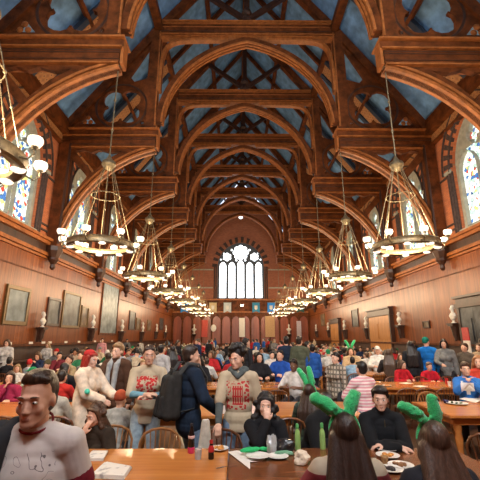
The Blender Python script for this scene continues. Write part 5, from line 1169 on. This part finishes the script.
for sx, px0, px1, pyt, mat in ((1, 372, 394, 309, W_DOOR), (1, 332.5, 341, 319, W_DOOR), (1, 466, 498, 294, M_CAN[0])):  # last doorway: dark leaves stand in for the shade of an opening
    dn += 1; X = sx * (HW - .08); y0, y1 = at_x(px1, 330, X).y, at_x(px0, 330, X).y; zt = at_x((px0 + px1) / 2, pyt, X).z; yc = (y0 + y1) / 2; w_ = y1 - y0
    d = struct(MB().box((sx * (HW - .1), yc, zt - .35), (.5, w_ + .3, .18)).box((sx * (HW - .1), yc, zt - .15), (.4, w_ + .2, .3)).box((sx * (HW - .1), yc, zt), (.6, w_ + .4, .1)).box((sx * (HW - .1), y0, zt / 2 - .2), (.42, .16, zt - .4)).box((sx * (HW - .1), y1, zt / 2 - .2), (.42, .16, zt - .4)).build('door_%d' % dn, W_DARK))
    for s in (-1, 1):
        lf = MB().box((sx * (HW - .25), yc + s * w_ / 4, (zt - .45) / 2), (.06, w_ / 2 - .02, zt - .45))
        for zz in (.3, .7): lf.box((sx * (HW - .29), yc + s * w_ / 4, (zt - .45) * zz), (.04, w_ / 2 - .3, (zt - .45) * .3))
        lf.build('door_leaf', mat, d)
c = at_x(465, 330, HW - .1); h = at_x(465, 323, HW - .1).z - at_x(465, 337, HW - .1).z
po = thing('poster', 'red and white poster on the right wall by the dark doorway', 'poster', (HW - .1, c.y, c.z))
c2 = at_x(465, 330, 8.6); po.location = (8.5, at_x(465, 330, 8.5).y, 1.0)
MB().box((0, 0, .95), (.03, .42, .5)).build('red_panel', M_REDL, po); MB().box((0, 0, .45), (.03, .42, .5)).build('white_panel', M_PAPER, po); MB().tube([(0, 0, -1.0), (0, 0, .3)], .02, 8).lathe([(.0, -1.0), (.18, -1.0), (.18, -.97), (.03, -.95)], 14).build('stand', M_BLKP, po)
# cards along the left ledge
for k, px in enumerate((9.5, 31, 43.5, 50, 66, 79, 95, 101, 112)):
    p = at_x(px, 341.5, -(HW - .25)); o = MB().box((0, 0, .045), (.012, .30, .09)).build('ledge_card', M_PAPER); o.location = (-(HW - .26), p.y, 1.562); o.rotation_euler = (0, -.15, 0)
    tag(o, 'small white card standing on the left wall ledge', 'card', 'white cards along the left wall ledge')
# banners and fittings on the end wall
def epx(px, py, d=.5): return at_y(px, py, YE - d)
for px, col, lab in ((184.6, (.03, .22, .55), 'bright blue banner at the left of the end gallery'), (213, (.46, .36, .20), 'tan banner, second along the end gallery'), (227.5, (.42, .47, .48), 'pale grey banner left of centre under the end window'), (256, (.03, .20, .34), 'teal blue banner right of centre under the end window'), (271, (.02, .20, .60), 'vivid blue banner, right of the teal one on end gallery'), (300, (.03, .10, .09), 'dark green banner at the right of the end gallery')):
    p = epx(px, 302.5, .565); t = thing('banner', lab, 'banner', p); w_, h = .50, 1.35
    MB().plate([(-w_, -h), (0, -h + .22), (w_, -h), (w_, 0), (-w_, 0)], (), .03).build('cloth', plain('banner_' + str(px), col, .8, var=.15, scale=3), t)
    MB().plate([(-.2, -.85), (0, -1.0), (.2, -.85), (.2, -.4), (-.2, -.4)], (), .04).build('shield', plain('banner_shield', (.55, .55, .52), .8), t); MB().tube([(-w_ - .06, 0, 0), (w_ + .06, 0, 0)], .03, 8).build('rod', M_BRASS, t)
def bust_end(label, px):
    p = epx(px, 333, .62); t = thing('bust', label, 'bust', p); wb_ = MB().lathe([(.04, -.9), (.1, -.7), (.14, -.45), (.32, -.2), (.34, -.15)], 12).box((0, .12, -.5), (.2, .36, .7)).build('wall_bracket', W_DARK); wb_.location = p; tag(wb_, 'dark bracket under the ' + label, 'bracket'); t.scale = (1.5,) * 3
    blob('marble', [E((0, 0, .30), (.22, .12, .11)), E((0, 0, .2), (.12, .1, .12)), K((0, 0, .36), (0, 0, .54), .06, .058), E((0, 0, .64), (.08, .10, .12))], .02, [M_PLASTER], t, 2); MB().lathe([(.12, -.1), (.12, .0), (.06, .05), (.05, .10), (.09, .15)], 12).build('socle', M_PLASTER, t, True)
bust_end('white bust at the left of the panelled end screen', 194); bust_end('white bust at the right of the panelled end screen', 289)
p = epx(213.5, 328, .36); t = thing('wall_clock', 'pale oval clock face on the end screen', 'clock', p); MB().lathe([(0, -.04), (.34, -.04), (.36, 0), (.3, .03), (0, .03)], 20).build('face', M_PLASTER, t, True); t.rotation_euler = (PI / 2, 0, 0); t.scale = (1, 1.25, 1)
def panel(name, label, cat, px, py0, py1, w_, mat):
    a, b = epx(px, py0, .343), epx(px, py1, .343); o = MB().box((0, 0, 0), (w_, .06, a.z - b.z)).build(name, mat, bevel=.01); o.location = (a + b) / 2; return tag(o, label, cat)
panel('red_panel', 'bright red panel left of the clock on the end screen', 'panel', 204.5, 320, 337, .8, plain('bright_red_paint', (.55, .05, .025), .5)); panel('notice_board', 'tall white notice in the middle of the end screen', 'notice', 242, 318, 337, .75, M_PAPER); panel('tan_panel', 'wide tan panel right of centre on the end screen', 'panel', 270, 316, 337, 1.25, plain('tan_panel', (.52, .32, .15), .6)); panel('lilac_sign', 'pale lilac sign at the right of the end screen', 'sign', 299, 321, 337, .6, plain('lilac', (.5, .45, .52), .6))
e = epx(242, 305.5, .6); o = MB().box((0, 0, 0), (.34, .12, .24)).build('gallery_lamp', glow('gallery_lamp', (1, .9, .75), 3)); o.location = e; tag(o, 'small bright lamp at centre of the end gallery', 'lamp')
# ------------------------------------------------------------------ world and exposure
w = bpy.data.worlds.new('world'); bpy.context.scene.world = w; w.use_nodes = True
w.node_tree.nodes['Background'].inputs[0].default_value = (.75, .85, 1, 1); w.node_tree.nodes['Background'].inputs[1].default_value = 1.0
vs = bpy.context.scene.view_settings; vs.view_transform = 'Standard'; vs.look = 'None'; vs.gamma = 1; vs.use_curve_mapping = False; vs.exposure = EXPO
